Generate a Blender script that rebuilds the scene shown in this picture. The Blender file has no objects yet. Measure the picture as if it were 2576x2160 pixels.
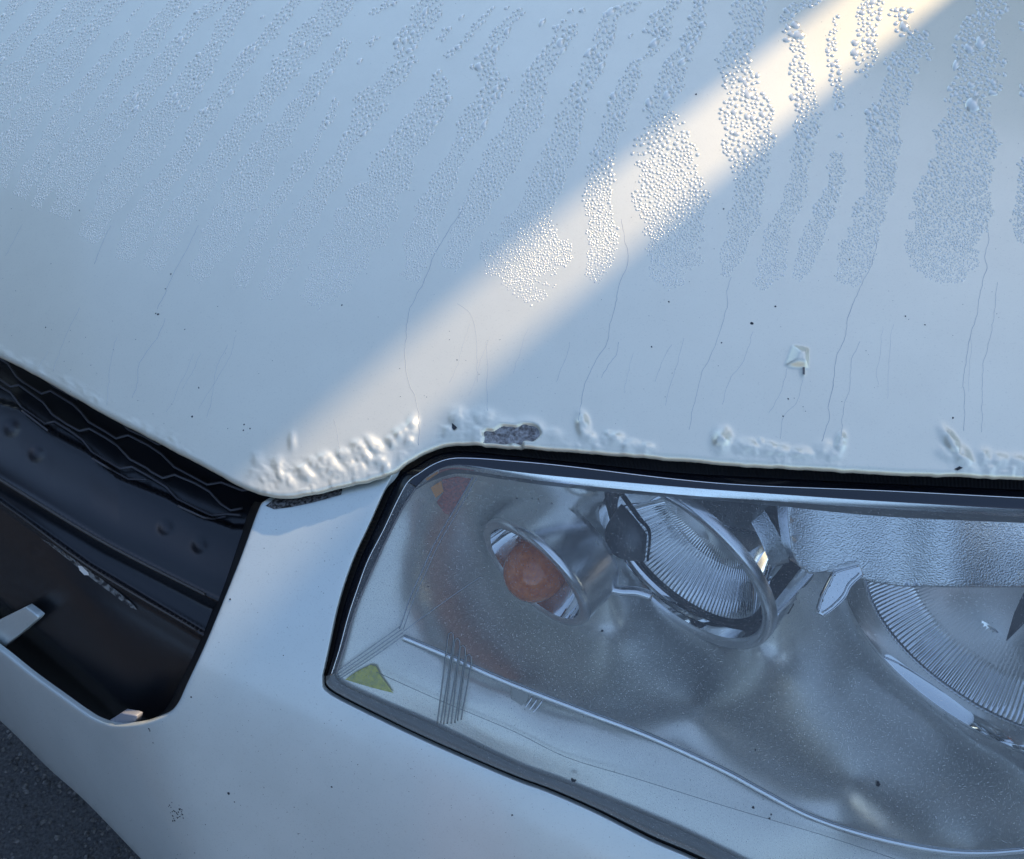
import bpy, bmesh, math, random, time
import numpy as np
from mathutils import Vector, Matrix
from mathutils.geometry import delaunay_2d_cdt

rng = np.random.default_rng(7)
random.seed(7)
scene = bpy.context.scene
COL = scene.collection

# ------------------------------------------------------------------ camera
TH = math.radians(55.0)                 # camera pitch below the horizon
FOC = 2600.0                            # focal length in photo pixels (photo 2576 x 2160)
CX, CY = 1288.0, 1080.0
CAM = np.array([0.0, 0.0, 1.30])
cR = np.array([1.0, 0, 0]); cU = np.array([0, math.sin(TH), math.cos(TH)]); cF = np.array([0, math.cos(TH), -math.sin(TH)])
cam_d = bpy.data.cameras.new('camera'); cam = bpy.data.objects.new('camera', cam_d); COL.objects.link(cam)
cam.location = CAM; cam.rotation_euler = (math.pi/2 - TH, 0, 0)
cam_d.sensor_fit = 'HORIZONTAL'; cam_d.sensor_width = 36.0; cam_d.lens = 36.0*FOC/2576.0
cam_d.clip_start = 0.02; cam_d.clip_end = 500
scene.camera = cam

# ------------------------------------------------------------------ world, sun, exposure
SUN_ELEV = math.radians(46.0)
SUN_AZ = np.array([0.765, 0.644]); SUN_AZ /= np.linalg.norm(SUN_AZ)      # horizontal direction towards the sun
w = bpy.data.worlds.new('World'); scene.world = w; w.use_nodes = True
nt = w.node_tree; nt.nodes.clear()
sky = nt.nodes.new('ShaderNodeTexSky'); sky.sky_type = 'NISHITA'; sky.sun_disc = False
sky.sun_elevation = SUN_ELEV; sky.sun_rotation = math.atan2(SUN_AZ[0], SUN_AZ[1])
sky.air_density = 1.0; sky.dust_density = 0.6; sky.ozone_density = 1.5
bg = nt.nodes.new('ShaderNodeBackground'); bg.inputs['Strength'].default_value = 0.12
wo = nt.nodes.new('ShaderNodeOutputWorld')
nt.links.new(sky.outputs[0], bg.inputs[0]); nt.links.new(bg.outputs[0], wo.inputs[0])
sun_d = bpy.data.lights.new('sun', 'SUN'); sun = bpy.data.objects.new('sun', sun_d); COL.objects.link(sun)
sun_d.energy = 1.8; sun_d.angle = math.radians(0.7); sun_d.color = (1.0, 0.75, 0.46)
SUN_DIR = np.array([SUN_AZ[0]*math.cos(SUN_ELEV), SUN_AZ[1]*math.cos(SUN_ELEV), math.sin(SUN_ELEV)])
sun.rotation_euler = Vector(SUN_DIR).to_track_quat('Z', 'Y').to_euler()
scene.view_settings.view_transform = 'Standard'; scene.view_settings.look = 'None'
scene.view_settings.exposure = 1.38; scene.view_settings.gamma = 1.0; scene.view_settings.use_curve_mapping = False
scene.render.engine = 'CYCLES'
scene.cycles.max_bounces = 12; scene.cycles.transparent_max_bounces = 16; scene.cycles.caustics_reflective = True

# ------------------------------------------------------------------ body surface
Fd = np.array([-0.67, -0.74, 0.0]); Fd /= np.linalg.norm(Fd)           # the car's forward direction
Ld = np.array([-Fd[1], Fd[0], 0.0])                                    # towards the car's left flank
Zd = np.array([0, 0, 1.0])

def ray(px, py):
    a = (np.asarray(px, float)-CX)/FOC; b = (CY-np.asarray(py, float))/FOC
    return a[..., None]*cR + b[..., None]*cU + cF
def P(px, py, D):
    return CAM + np.asarray(D, float)[..., None]*ray(px, py)
def nrm(s, t):
    n = Zd + math.tan(math.radians(s))*Fd + math.tan(math.radians(t))*Ld
    return n/np.linalg.norm(n)
class Plane:
    """inverse depth along each view ray of a plane through a given point"""
    def __init__(s, n, px, py, wv):
        s.n = n; p = P(np.array(px), np.array(py), np.array(1.0/wv))
        s.c = float((p-CAM) @ n)
    def __call__(s, px, py):
        return (ray(px, py) @ s.n)/s.c
def smin(ws, tau):
    ws = np.stack(ws); m = ws.min(0)
    return m - tau*np.log(np.exp(-(ws-m)/tau).sum(0))

def plane3(a, b, c):
    """the plane through three (x, y, inverse depth) points"""
    A, B, C_ = (P(np.array(float(u[0])), np.array(float(u[1])), np.array(1/float(u[2]))) for u in (a, b, c))
    n = np.cross(B-A, C_-A); n /= np.linalg.norm(n); n *= np.sign(n[2]); return Plane(n, a[0], a[1], float(a[2]))
def hinge(p, q, deg):
    """a plane that folds down from the hood along the line through two of the hood's edge points"""
    Wp, Wq = Whood(np.array(float(p[0])), np.array(float(p[1]))), Whood(np.array(float(q[0])), np.array(float(q[1])))
    e = P(np.array(q[0]), np.array(q[1]), 1/Wq)-P(np.array(p[0]), np.array(p[1]), 1/Wp); e /= np.linalg.norm(e)
    n = Zd-e*(Zd@e); n /= np.linalg.norm(n); m = np.cross(n, e); m *= -np.sign(m[1]); t = math.radians(deg)   # m points to the front
    return Plane(n*math.cos(t)+m*math.sin(t), p[0], p[1], float(Wp))
def Whood(px, py):
    return smin([H1(px, py), H2(px, py), H3(px, py), H4(px, py)], 0.022)
H2 = Plane(nrm(15, 3), 1250, 1000, 1/0.59)
H1 = Plane(nrm(9, 0), 1500, 450, float(H2(1500, 450)))
H3 = Plane(nrm(20, 1), 520, 760, float(H2(520, 760)))
H4 = Plane(nrm(17, 9), 2000, 850, float(H2(2000, 850)))
B1 = hinge((640, 1250), (900, 1200), 37)
LN = plane3((985, 1195, B1(985, 1195)), (808, 1715, B1(808, 1715)), (2400, 1195, Whood(2400., 1195.)))
B2 = Plane(nrm(66, 6), 420, 1790, float(B1(420, 1790)))
LN2 = plane3((850, 1760, LN(850, 1760)), (1731, 2160, LN(1731, 2160)), (1100, 2160, 0.965*LN(1100, 2160)))
B3 = Plane(nrm(77, 4), 170, 1960, float(B2(170, 1960)))
def Wbody(px, py):
    hood = smin([H1(px, py), H2(px, py), H3(px, py), H4(px, py)], 0.022)
    low = smin([B1(px, py), LN(px, py), B2(px, py), LN2(px, py)], 0.020)
    low = smin([low, B3(px, py)], 0.045)
    ww = smin([hood, low], 0.010)
    return 1.08+0.03*np.logaddexp(0, (ww-1.08)/0.03)
def Db(px, py): return 1.0/Wbody(np.asarray(px, float), np.asarray(py, float))
def Dh(px, py): return 1.0/Whood(np.asarray(px, float), np.asarray(py, float))
def normals(px, py, D=None):
    D = D or Db; e = 3.0
    px = np.asarray(px, float); py = np.asarray(py, float)
    u = P(px+e, py, D(px+e, py))-P(px-e, py, D(px-e, py))
    v = P(px, py+e, D(px, py+e))-P(px, py-e, D(px, py-e))
    n = np.cross(v, u); n /= np.linalg.norm(n, axis=-1, keepdims=True)
    n *= np.sign(-(n*ray(px, py)).sum(-1, keepdims=True))
    return n

# ------------------------------------------------------------------ material helpers
def new_mat(name):
    m = bpy.data.materials.new(name); m.use_nodes = True
    m.node_tree.nodes.clear(); return m, m.node_tree
def N(t, kind, **kw):
    n = t.nodes.new(kind)
    for k, v in kw.items():
        if k in n.inputs: n.inputs[k].default_value = v
        else: setattr(n, k, v)
    return n
def coords(t, scale=1.0):
    g = N(t, 'ShaderNodeNewGeometry'); return g.outputs['Position']
def noise(t, scale, detail=3.0, rough=0.5):
    n = N(t, 'ShaderNodeTexNoise'); n.inputs['Scale'].default_value = scale
    n.inputs['Detail'].default_value = detail; n.inputs['Roughness'].default_value = rough
    t.links.new(coords(t), n.inputs['Vector']); return n
def ramp(t, fac, stops):
    r = N(t, 'ShaderNodeValToRGB'); e = r.color_ramp.elements
    e[0].position, e[0].color = stops[0][0], (*stops[0][1], 1); e[1].position, e[1].color = stops[-1][0], (*stops[-1][1], 1)
    for p, c in stops[1:-1]:
        q = e.new(p); q.color = (*c, 1)
    t.links.new(fac, r.inputs[0]); return r
def bump(t, height, strength, dist):
    b = N(t, 'ShaderNodeBump'); b.inputs['Strength'].default_value = strength; b.inputs['Distance'].default_value = dist
    t.links.new(height, b.inputs['Height']); return b
def out(t, sh):
    o = N(t, 'ShaderNodeOutputMaterial'); t.links.new(sh, o.inputs[0])
def pbr(name, col, rough=0.5, metal=0.0, coat=0.0, spec=0.5, var=None, bmp=None, coat_rough=0.05):
    """var = (scale, darker colour, lo, hi); bmp = (scale, strength, distance)"""
    m, t = new_mat(name); b = N(t, 'ShaderNodeBsdfPrincipled')
    b.inputs['Base Color'].default_value = (*col, 1); b.inputs['Roughness'].default_value = rough
    b.inputs['Metallic'].default_value = metal; b.inputs['Coat Weight'].default_value = coat
    b.inputs['Coat Roughness'].default_value = coat_rough; b.inputs['Specular IOR Level'].default_value = spec
    if var:
        n = noise(t, var[0], 4.0, 0.6); r = ramp(t, n.outputs[0], [(var[2], var[1]), (var[3], col)])
        t.links.new(r.outputs[0], b.inputs['Base Color'])
    if bmp:
        n2 = noise(t, bmp[0], 2.0, 0.5); bb = bump(t, n2.outputs[0], bmp[1], bmp[2]); t.links.new(bb.outputs[0], b.inputs['Normal'])
    out(t, b.outputs[0]); return m

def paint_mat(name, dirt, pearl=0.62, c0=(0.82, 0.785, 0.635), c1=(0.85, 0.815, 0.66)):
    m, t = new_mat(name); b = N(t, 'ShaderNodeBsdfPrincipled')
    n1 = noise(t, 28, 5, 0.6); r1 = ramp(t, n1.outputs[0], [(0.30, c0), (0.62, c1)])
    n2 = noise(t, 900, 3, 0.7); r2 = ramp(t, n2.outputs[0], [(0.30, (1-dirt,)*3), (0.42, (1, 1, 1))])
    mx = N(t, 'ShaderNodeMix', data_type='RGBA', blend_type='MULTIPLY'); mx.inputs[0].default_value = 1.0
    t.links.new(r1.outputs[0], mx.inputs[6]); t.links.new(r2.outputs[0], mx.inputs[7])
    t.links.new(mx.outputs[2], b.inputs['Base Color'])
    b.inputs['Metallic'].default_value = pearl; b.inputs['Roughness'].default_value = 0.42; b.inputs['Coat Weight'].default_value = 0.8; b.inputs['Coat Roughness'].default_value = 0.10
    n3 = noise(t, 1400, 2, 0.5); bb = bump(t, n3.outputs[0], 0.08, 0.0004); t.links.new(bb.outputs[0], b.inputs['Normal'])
    out(t, b.outputs[0]); return m
M_paint = paint_mat('white_paint', 0.10)
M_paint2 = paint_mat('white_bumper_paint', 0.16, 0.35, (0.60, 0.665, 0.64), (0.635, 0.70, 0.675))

def drop_mat():
    m, t = new_mat('water_bead'); b = N(t, 'ShaderNodeBsdfPrincipled')
    b.inputs['Base Color'].default_value = (0.90, 0.87, 0.75, 1); b.inputs['Metallic'].default_value = 0.4; b.inputs['Roughness'].default_value = 0.20
    b.inputs['Specular IOR Level'].default_value = 0.5; b.inputs['Coat Weight'].default_value = 0.6; b.inputs['Coat Roughness'].default_value = 0.04
    tr = N(t, 'ShaderNodeBsdfTransparent'); mx = N(t, 'ShaderNodeMixShader'); mx.inputs[0].default_value = 0.90
    t.links.new(tr.outputs[0], mx.inputs[1]); t.links.new(b.outputs[0], mx.inputs[2]); out(t, mx.outputs[0]); return m
M_drop = drop_mat()

def lens_mat():
    m, t = new_mat('clear_lens'); tr = N(t, 'ShaderNodeBsdfTransparent'); tr.inputs[0].default_value = (0.985, 0.985, 0.95, 1)
    gl = N(t, 'ShaderNodeBsdfGlossy'); gl.inputs['Roughness'].default_value = 0.03; gl.inputs[0].default_value = (1, 1, 1, 1)
    fr = N(t, 'ShaderNodeFresnel'); fr.inputs[0].default_value = 1.58
    a = N(t, 'ShaderNodeMixShader'); t.links.new(fr.outputs[0], a.inputs[0]); t.links.new(tr.outputs[0], a.inputs[1]); t.links.new(gl.outputs[0], a.inputs[2])
    df = N(t, 'ShaderNodeBsdfDiffuse'); df.inputs[0].default_value = (0.72, 0.71, 0.67, 1)
    n = noise(t, 1600, 2, 0.6); r = ramp(t, n.outputs[0], [(0.60, (0, 0, 0)), (0.74, (0.55, 0.55, 0.55))])
    n2 = noise(t, 22, 4, 0.6); r2 = ramp(t, n2.outputs[0], [(0.30, (0.015, 0.015, 0.015)), (0.75, (0.07, 0.07, 0.07))])
    ad = N(t, 'ShaderNodeMix', data_type='RGBA', blend_type='ADD'); ad.inputs[0].default_value = 1.0
    t.links.new(r.outputs[0], ad.inputs[6]); t.links.new(r2.outputs[0], ad.inputs[7])
    b = N(t, 'ShaderNodeMixShader'); t.links.new(ad.outputs[2], b.inputs[0]); t.links.new(a.outputs[0], b.inputs[1]); t.links.new(df.outputs[0], b.inputs[2])
    out(t, b.outputs[0]); return m
M_lens = lens_mat()
M_satin = pbr('satin_silver', (0.97, 0.94, 0.85), 0.34, 0.62, var=(1500, (0.76, 0.74, 0.67), 0.30, 0.55), bmp=(1300, 0.25, 0.0004))
M_chrome = pbr('chrome', (0.86, 0.87, 0.88), 0.035, 1.0)
M_chrome_grain = pbr('grained_chrome', (0.80, 0.82, 0.84), 0.10, 1.0, bmp=(1100, 0.5, 0.0008))
M_trim = pbr('trim_chrome', (0.92, 0.94, 0.97), 0.10, 1.0)
M_ring = pbr('brushed_ring', (0.90, 0.91, 0.93), 0.24, 1.0)
M_amber = pbr('amber_glass', (0.95, 0.26, 0.045), 0.18, 0.0, coat=1.0, var=(260, (0.70, 0.15, 0.03), 0.35, 0.65), bmp=(500, 0.3, 0.0006))
M_rubber = pbr('black_rubber', (0.010, 0.010, 0.011), 0.55, bmp=(900, 0.2, 0.0004))
M_flange = pbr('dark_lens_flange', (0.012, 0.014, 0.020), 0.16, coat=0.6, bmp=(1800, 0.1, 0.0003))
M_grey_edge = pbr('smoked_lens_edge', (0.115, 0.112, 0.100), 0.30, bmp=(1200, 0.15, 0.0004))
M_plastic = pbr('dark_plastic', (0.011, 0.0125, 0.016), 0.33, spec=0.6, bmp=(2200, 0.25, 0.0003))
M_black = pbr('black_plastic', (0.006, 0.006, 0.007), 0.5, bmp=(2200, 0.2, 0.0003))
M_rib = pbr('grey_plastic_rib', (0.085, 0.078, 0.08), 0.45)
M_rust = pbr('bare_corroded_metal', (0.34, 0.34, 0.34), 0.75, var=(420, (0.10, 0.09, 0.085), 0.35, 0.62), bmp=(520, 0.9, 0.0012))
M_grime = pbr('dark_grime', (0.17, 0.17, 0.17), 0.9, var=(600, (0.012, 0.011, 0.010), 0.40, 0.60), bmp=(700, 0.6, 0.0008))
M_dirt = pbr('dirt', (0.030, 0.034, 0.040), 0.8)
M_streak = pbr('dirt_run', (0.42, 0.45, 0.47), 0.7)
M_shield = pbr('grey_bulb_cap', (0.13, 0.13, 0.13), 0.35, 0.4)
M_scuff = pbr('scuffed_plastic', (0.22, 0.22, 0.21), 0.7, var=(260, (0.02, 0.02, 0.022), 0.42, 0.60))
M_ledge = pbr('highlight_edge_plastic', (0.055, 0.05, 0.045), 0.4)

# ------------------------------------------------------------------ mesh helpers
def tag(o, label=None, cat=None, group=None, kind=None):
    for k, v in (('label', label), ('category', cat), ('group', group), ('kind', kind)):
        if v: o[k] = v
    return o
def mesh_obj(name, verts, faces, mat, parent=None, smooth=True):
    me = bpy.data.meshes.new(name)
    me.from_pydata([tuple(map(float, v)) for v in verts], [], [tuple(int(i) for i in f) for f in faces])
    me.validate(); me.update()
    for m in (mat if isinstance(mat, (list, tuple)) else [mat]): me.materials.append(m)
    if smooth: me.polygons.foreach_set('use_smooth', [True]*len(me.polygons))
    o = bpy.data.objects.new(name, me); COL.objects.link(o)
    if parent: o.parent = parent
    return o
def np_mesh(name, V, tris, quads, mat, parent=None):
    """fast mesh from numpy arrays"""
    me = bpy.data.meshes.new(name); V = np.asarray(V, np.float32)
    nt_, nq = len(tris), len(quads)
    me.vertices.add(len(V)); me.vertices.foreach_set('co', V.ravel())
    idx = np.concatenate([np.asarray(tris, np.int32).ravel(), np.asarray(quads, np.int32).ravel()]).astype(np.int32)
    tot = np.concatenate([np.full(nt_, 3), np.full(nq, 4)]).astype(np.int32)
    st = np.concatenate([[0], np.cumsum(tot)[:-1]]).astype(np.int32)
    me.loops.add(len(idx)); me.loops.foreach_set('vertex_index', idx)
    me.polygons.add(len(tot)); me.polygons.foreach_set('loop_start', st); me.polygons.foreach_set('loop_total', tot)
    me.polygons.foreach_set('use_smooth', np.ones(len(tot), bool))
    me.update(calc_edges=True); me.validate(); me.materials.append(mat)
    o = bpy.data.objects.new(name, me); COL.objects.link(o)
    if parent: o.parent = parent
    return o
def resample(pts, step):
    pts = np.asarray(pts, float); res = [pts[0]]
    for a, b in zip(pts[:-1], pts[1:]):
        n = max(1, int(round(np.linalg.norm(b[:2]-a[:2])/step)))
        for k in range(1, n+1): res.append(a+(b-a)*k/n)
    return np.array(res)
def spline(pts, step):
    """smooth (Catmull-Rom) curve through the points, resampled"""
    p = np.asarray(pts, float); q = np.vstack([2*p[0]-p[1], p, 2*p[-1]-p[-2]]); res = []
    for i in range(1, len(q)-2):
        n = max(2, int(np.linalg.norm(q[i+1][:2]-q[i][:2])/step))
        for k in range(n):
            t = k/n
            res.append(0.5*((2*q[i])+(-q[i-1]+q[i+1])*t+(2*q[i-1]-5*q[i]+4*q[i+1]-q[i+2])*t*t+(-q[i-1]+3*q[i]-3*q[i+1]+q[i+2])*t**3))
    res.append(p[-1]); return np.array(res)
def inside(poly, x, y):
    poly = np.asarray(poly, float); c = np.zeros(np.shape(x), bool)
    x1, y1 = poly[:, 0], poly[:, 1]; x2, y2 = np.roll(x1, -1), np.roll(y1, -1)
    for a, b, cc, d in zip(x1, y1, x2, y2):
        if b == d: continue
        k = ((b > y) != (d > y)) & (x < (cc-a)*(y-b)/(d-b)+a); c ^= k
    return c
def dist_poly(poly, x, y, closed=True):
    poly = np.asarray(poly, float); best = np.full(np.shape(x), 1e9)
    n = len(poly)
    for i in range(n if closed else n-1):
        a = poly[i]; b = poly[(i+1) % n]; d = b-a; L = d@d+1e-9
        t = np.clip(((x-a[0])*d[0]+(y-a[1])*d[1])/L, 0, 1)
        best = np.minimum(best, np.hypot(x-a[0]-t*d[0], y-a[1]-t*d[1]))
    return best
def cdt(poly, spacing, holes=(), edge_step=None):
    """triangulated sheet in outline coordinates; returns points, triangles, number of outline points"""
    es = edge_step or spacing
    ol = resample(np.vstack([poly, poly[:1]]), es)[:-1]
    hl = [resample(np.vstack([h, h[:1]]), es)[:-1] for h in holes]
    lo, hi = ol.min(0), ol.max(0)
    gx, gy = np.meshgrid(np.arange(lo[0], hi[0], spacing), np.arange(lo[1], hi[1], spacing*0.87))
    gx = gx + (np.arange(gx.shape[0]) % 2)[:, None]*spacing/2
    gx, gy = gx.ravel(), gy.ravel()
    k = inside(ol, gx, gy) & (dist_poly(ol, gx, gy) > spacing*0.45)
    for h in hl: k &= ~inside(h, gx, gy) & (dist_poly(h, gx, gy) > spacing*0.45)
    pts = [Vector(p) for p in ol]; edges = [(i, (i+1) % len(ol)) for i in range(len(ol))]
    for h in hl:
        o = len(pts); pts += [Vector(p) for p in h]; edges += [(o+i, o+(i+1) % len(h)) for i in range(len(h))]
    pts += [Vector((a, b)) for a, b in zip(gx[k], gy[k])]
    v, e, f, *_ = delaunay_2d_cdt(pts, edges, [], 0, 1e-4)
    v = np.array([(p.x, p.y) for p in v]); f = np.array([t for t in f if len(t) == 3])
    c = v[f].mean(1); kk = inside(ol, c[:, 0], c[:, 1])
    for h in hl: kk &= ~inside(h, c[:, 0], c[:, 1])
    return v, f[kk], len(ol)
def sheet(name, poly, spacing, depth, mat, parent, holes=(), thick=0.0, edge_step=None, lip=None, lip_sel=None):
    """a panel with its own outline on a depth function; thick = return flange length in metres, lip = fillet radius"""
    v, f, n = cdt(poly, spacing, holes, edge_step)
    V = P(v[:, 0], v[:, 1], depth(v[:, 0], v[:, 1])); F = [tuple(t) for t in f]
    # make faces look at the camera
    A = V[f]; nn = np.cross(A[:, 1]-A[:, 0], A[:, 2]-A[:, 0]); cc = A.mean(1)-CAM
    F = [t if (nn[i]@cc[i]) < 0 else t[::-1] for i, t in enumerate(F)]
    if thick > 0:
        # outline loop of the mesh
        cnt = {}
        for t in F:
            for a, b in ((t[0], t[1]), (t[1], t[2]), (t[2], t[0])):
                cnt[(a, b)] = 1
        bd = [(a, b) for (a, b) in cnt if (b, a) not in cnt]
        vn = np.zeros_like(V)
        for t in F:
            nn = np.cross(V[t[1]]-V[t[0]], V[t[2]]-V[t[0]])
            for i in t: vn[i] += nn
        vn /= np.linalg.norm(vn, axis=1, keepdims=True)+1e-12
        r = lip or 0.0008; od = {}
        for a, b in bd:
            d = np.cross(V[b]-V[a], vn[a]); d /= np.linalg.norm(d)+1e-12
            od.setdefault(a, []).append(d); od.setdefault(b, []).append(d)
        layers = [(r*math.sin(x), -r*(1-math.cos(x))) for x in np.linspace(0, math.pi/2, 5)[1:]]+[(r, -r-thick*0.5), (r, -r-thick)]
        vid = {i: [i] for i in od}; VV = list(V)
        rk = np.ones(len(V))
        if lip_sel is not None: rk = lip_sel(v[:, 0], v[:, 1])
        for i, ds in od.items():
            d = np.mean(ds, 0); d /= np.linalg.norm(d)+1e-12
            for (o_, h_) in layers:
                VV.append(V[i]+d*o_*rk[i]+vn[i]*(h_*rk[i] if h_ > -r*1.001 else h_)); vid[i].append(len(VV)-1)
        for a, b in bd:
            for k in range(len(layers)):
                F.append((vid[b][k], vid[a][k], vid[a][k+1], vid[b][k+1]))
        V = np.array(VV)
    return mesh_obj(name, V, F, mat, parent)
def ribbon(name, rows, mat, parent, step=10, smooth=True, depth=None, rib=None):
    """band lofted through several outline curves; rows = [(curve points, depth offset in metres)]"""
    depth = depth or Db
    cs = []
    n = None
    for pts, off in rows:
        c = spline(pts, 6); s = np.concatenate([[0], np.cumsum(np.linalg.norm(np.diff(c, axis=0), axis=1))]); 
        if n is None: n = max(4, int(s[-1]/step))
        t = np.linspace(0, s[-1], n+1); c2 = np.stack([np.interp(t, s, c[:, 0]), np.interp(t, s, c[:, 1])], 1)
        o_ = np.full(n+1, off)
        if rib is not None: o_ = o_ + rib*(np.arange(n+1) % 2)
        cs.append(P(c2[:, 0], c2[:, 1], depth(c2[:, 0], c2[:, 1])+o_))
    V = np.concatenate(cs); F = []
    for r in range(len(cs)-1):
        for i in range(n): F.append((r*(n+1)+i, (r+1)*(n+1)+i, (r+1)*(n+1)+i+1, r*(n+1)+i+1))
    return mesh_obj(name, V, F, mat, parent, smooth)
def tube_geo(pts, rad, sides=6, flat=None):
    pts = np.asarray(pts, float); n = len(pts)
    T = np.gradient(pts, axis=0); T /= np.linalg.norm(T, axis=1, keepdims=True)+1e-12
    ref = CAM-pts; ref /= np.linalg.norm(ref, axis=1, keepdims=True)
    S = np.cross(T, ref); S /= np.linalg.norm(S, axis=1, keepdims=True)+1e-12; U = np.cross(S, T)
    rad = np.broadcast_to(np.asarray(rad, float), (n,))
    V = []; F = []
    for k in range(sides):
        a = 2*math.pi*k/sides
        V.append(pts+rad[:, None]*(math.cos(a)*S+math.sin(a)*U*(flat or 1)))
    V = np.stack(V, 1).reshape(-1, 3)
    for i in range(n-1):
        for k in range(sides):
            k2 = (k+1) % sides; F.append((i*sides+k, i*sides+k2, (i+1)*sides+k2, (i+1)*sides+k))
    F.append(tuple(range(sides))[::-1]); F.append(tuple((n-1)*sides+k for k in range(sides)))
    return V, F
def tube(name, pts, rad, mat, parent, sides=6, flat=None):
    V, F = tube_geo(pts, rad, sides, flat); return mesh_obj(name, V, F, mat, parent)
def px_tube(name, px, rad, mat, parent, off=0.0, depth=None, step=8, smooth_curve=True, sides=6, flat=None):
    depth = depth or Db
    c = spline(px, step) if smooth_curve else resample(px, step)
    return tube(name, P(c[:, 0], c[:, 1], depth(c[:, 0], c[:, 1])+off), rad, mat, parent, sides, flat)

# ------------------------------------------------------------------ the ground
mA, t = new_mat('asphalt'); b = N(t, 'ShaderNodeBsdfPrincipled')
n1 = noise(t, 260, 4, 0.65); r1 = ramp(t, n1.outputs[0], [(0.30, (0.025, 0.0245, 0.024)), (0.70, (0.10, 0.098, 0.095))])
vo = N(t, 'ShaderNodeTexVoronoi'); vo.inputs['Scale'].default_value = 190; t.links.new(coords(t), vo.inputs['Vector'])
bb = bump(t, vo.outputs['Distance'], 0.9, 0.004); t.links.new(r1.outputs[0], b.inputs['Base Color']); b.inputs['Roughness'].default_value = 0.85
t.links.new(bb.outputs[0], b.inputs['Normal']); out(t, b.outputs[0])
g = mesh_obj('asphalt_ground', [(-120, -120, 0), (120, -120, 0), (120, 120, 0), (-120, 120, 0)], [(0, 1, 2, 3)], mA, smooth=False)
tag(g, 'dark grey asphalt below the bumper', None, None, 'structure')
# loose aggregate showing in the asphalt
M_stone = pbr('asphalt_stone', (0.20, 0.195, 0.185), 0.8, var=(130, (0.030, 0.029, 0.028), 0.40, 0.72))
def stones():
    n = 9000; x = rng.uniform(-1.0, 0.05, n); y = rng.uniform(-0.25, 0.75, n); r = rng.uniform(0.0014, 0.0042, n)
    V = []; Q = []; Tt = []; k = 6
    for i in range(n):
        a0 = rng.uniform(0, 6.28); rr = r[i]*rng.uniform(0.7, 1.25, k); o = i*(2*k+1)
        for j in range(k):
            a = a0+6.283*j/k; V.append((x[i]+rr[j]*math.cos(a), y[i]+rr[j]*math.sin(a), -0.0005))
        for j in range(k):
            a = a0+6.283*j/k; V.append((x[i]+0.7*rr[j]*math.cos(a), y[i]+0.7*rr[j]*math.sin(a), r[i]*rng.uniform(0.35, 0.6)))
        V.append((x[i], y[i], r[i]*0.6))
        for j in range(k):
            j2 = (j+1) % k; Q.append((o+j, o+j2, o+k+j2, o+k+j)); Tt.append((o+k+j, o+k+j2, o+2*k))
    ob = np_mesh('asphalt_aggregate', V, Tt, Q, M_stone)
    tag(ob, 'small dark stones set in the asphalt', 'asphalt stones', None, 'stuff')
stones()

# ------------------------------------------------------------------ the car
car = bpy.data.objects.new('car', None); COL.objects.link(car); car.location = (0, 0, 0)
tag(car, 'white car with a beaded wet hood, blistered hood edge and clear headlight', 'car')

# --- hood ---------------------------------------------------------------
hood_edge = [(-420, 650), (-200, 786), (0, 893), (120, 955), (250, 1030), (400, 1108), (520, 1172), (600, 1215), (660, 1238), (720, 1246), (790, 1236),
             (870, 1216), (940, 1200), (985, 1185), (1020, 1158), (1060, 1134), (1110, 1117), (1170, 1112), (1270, 1117), (1414, 1127), (1700, 1150), (1900, 1166), (2222, 1184), (2447, 1192), (2576, 1197), (3000, 1210)]
he = spline(hood_edge, 4)
EX, EY = np.array(hood_edge, float)[:, 0], np.array(hood_edge, float)[:, 1]
o_ = np.argsort(he[:, 0]); HX, HY = he[o_, 0], he[o_, 1]
def hedge(x): return np.interp(x, HX, HY)

FTAB = {}
def fbm(x, y, sc, seed, octv=3):
    """value noise"""
    if seed not in FTAB: FTAB[seed] = np.random.default_rng(seed).uniform(-1, 1, (256, 256))
    tab = FTAB[seed]; s = np.zeros(np.shape(x)); a = 1.0
    for k in range(octv):
        u = x/sc*2**k+17*k; v = y/sc*2**k+31*k; i = np.floor(u).astype(int); j = np.floor(v).astype(int)
        fu = u-i; fv = v-j; fu = fu*fu*(3-2*fu); fv = fv*fv*(3-2*fv)
        g_ = lambda p, q: tab[p % 256, q % 256]
        s += a*((g_(i, j)*(1-fu)+g_(i+1, j)*fu)*(1-fv)+(g_(i, j+1)*(1-fu)+g_(i+1, j+1)*fu)*fv); a *= 0.5
    return s
rust_poly = [(1208, 1112), (1216, 1098), (1214, 1084), (1226, 1078), (1240, 1080), (1252, 1072), (1264, 1066), (1284, 1068), (1300, 1070), (1312, 1064), (1334, 1064), (1350, 1070), (1358, 1080), (1361, 1092), (1354, 1102), (1338, 1112), (1322, 1108), (1310, 1117), (1290, 1112), (1268, 1116), (1240, 1113)]
rust_poly = [tuple(p) for p in spline(rust_poly+[rust_poly[0]], 5)[:-1]]
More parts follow.
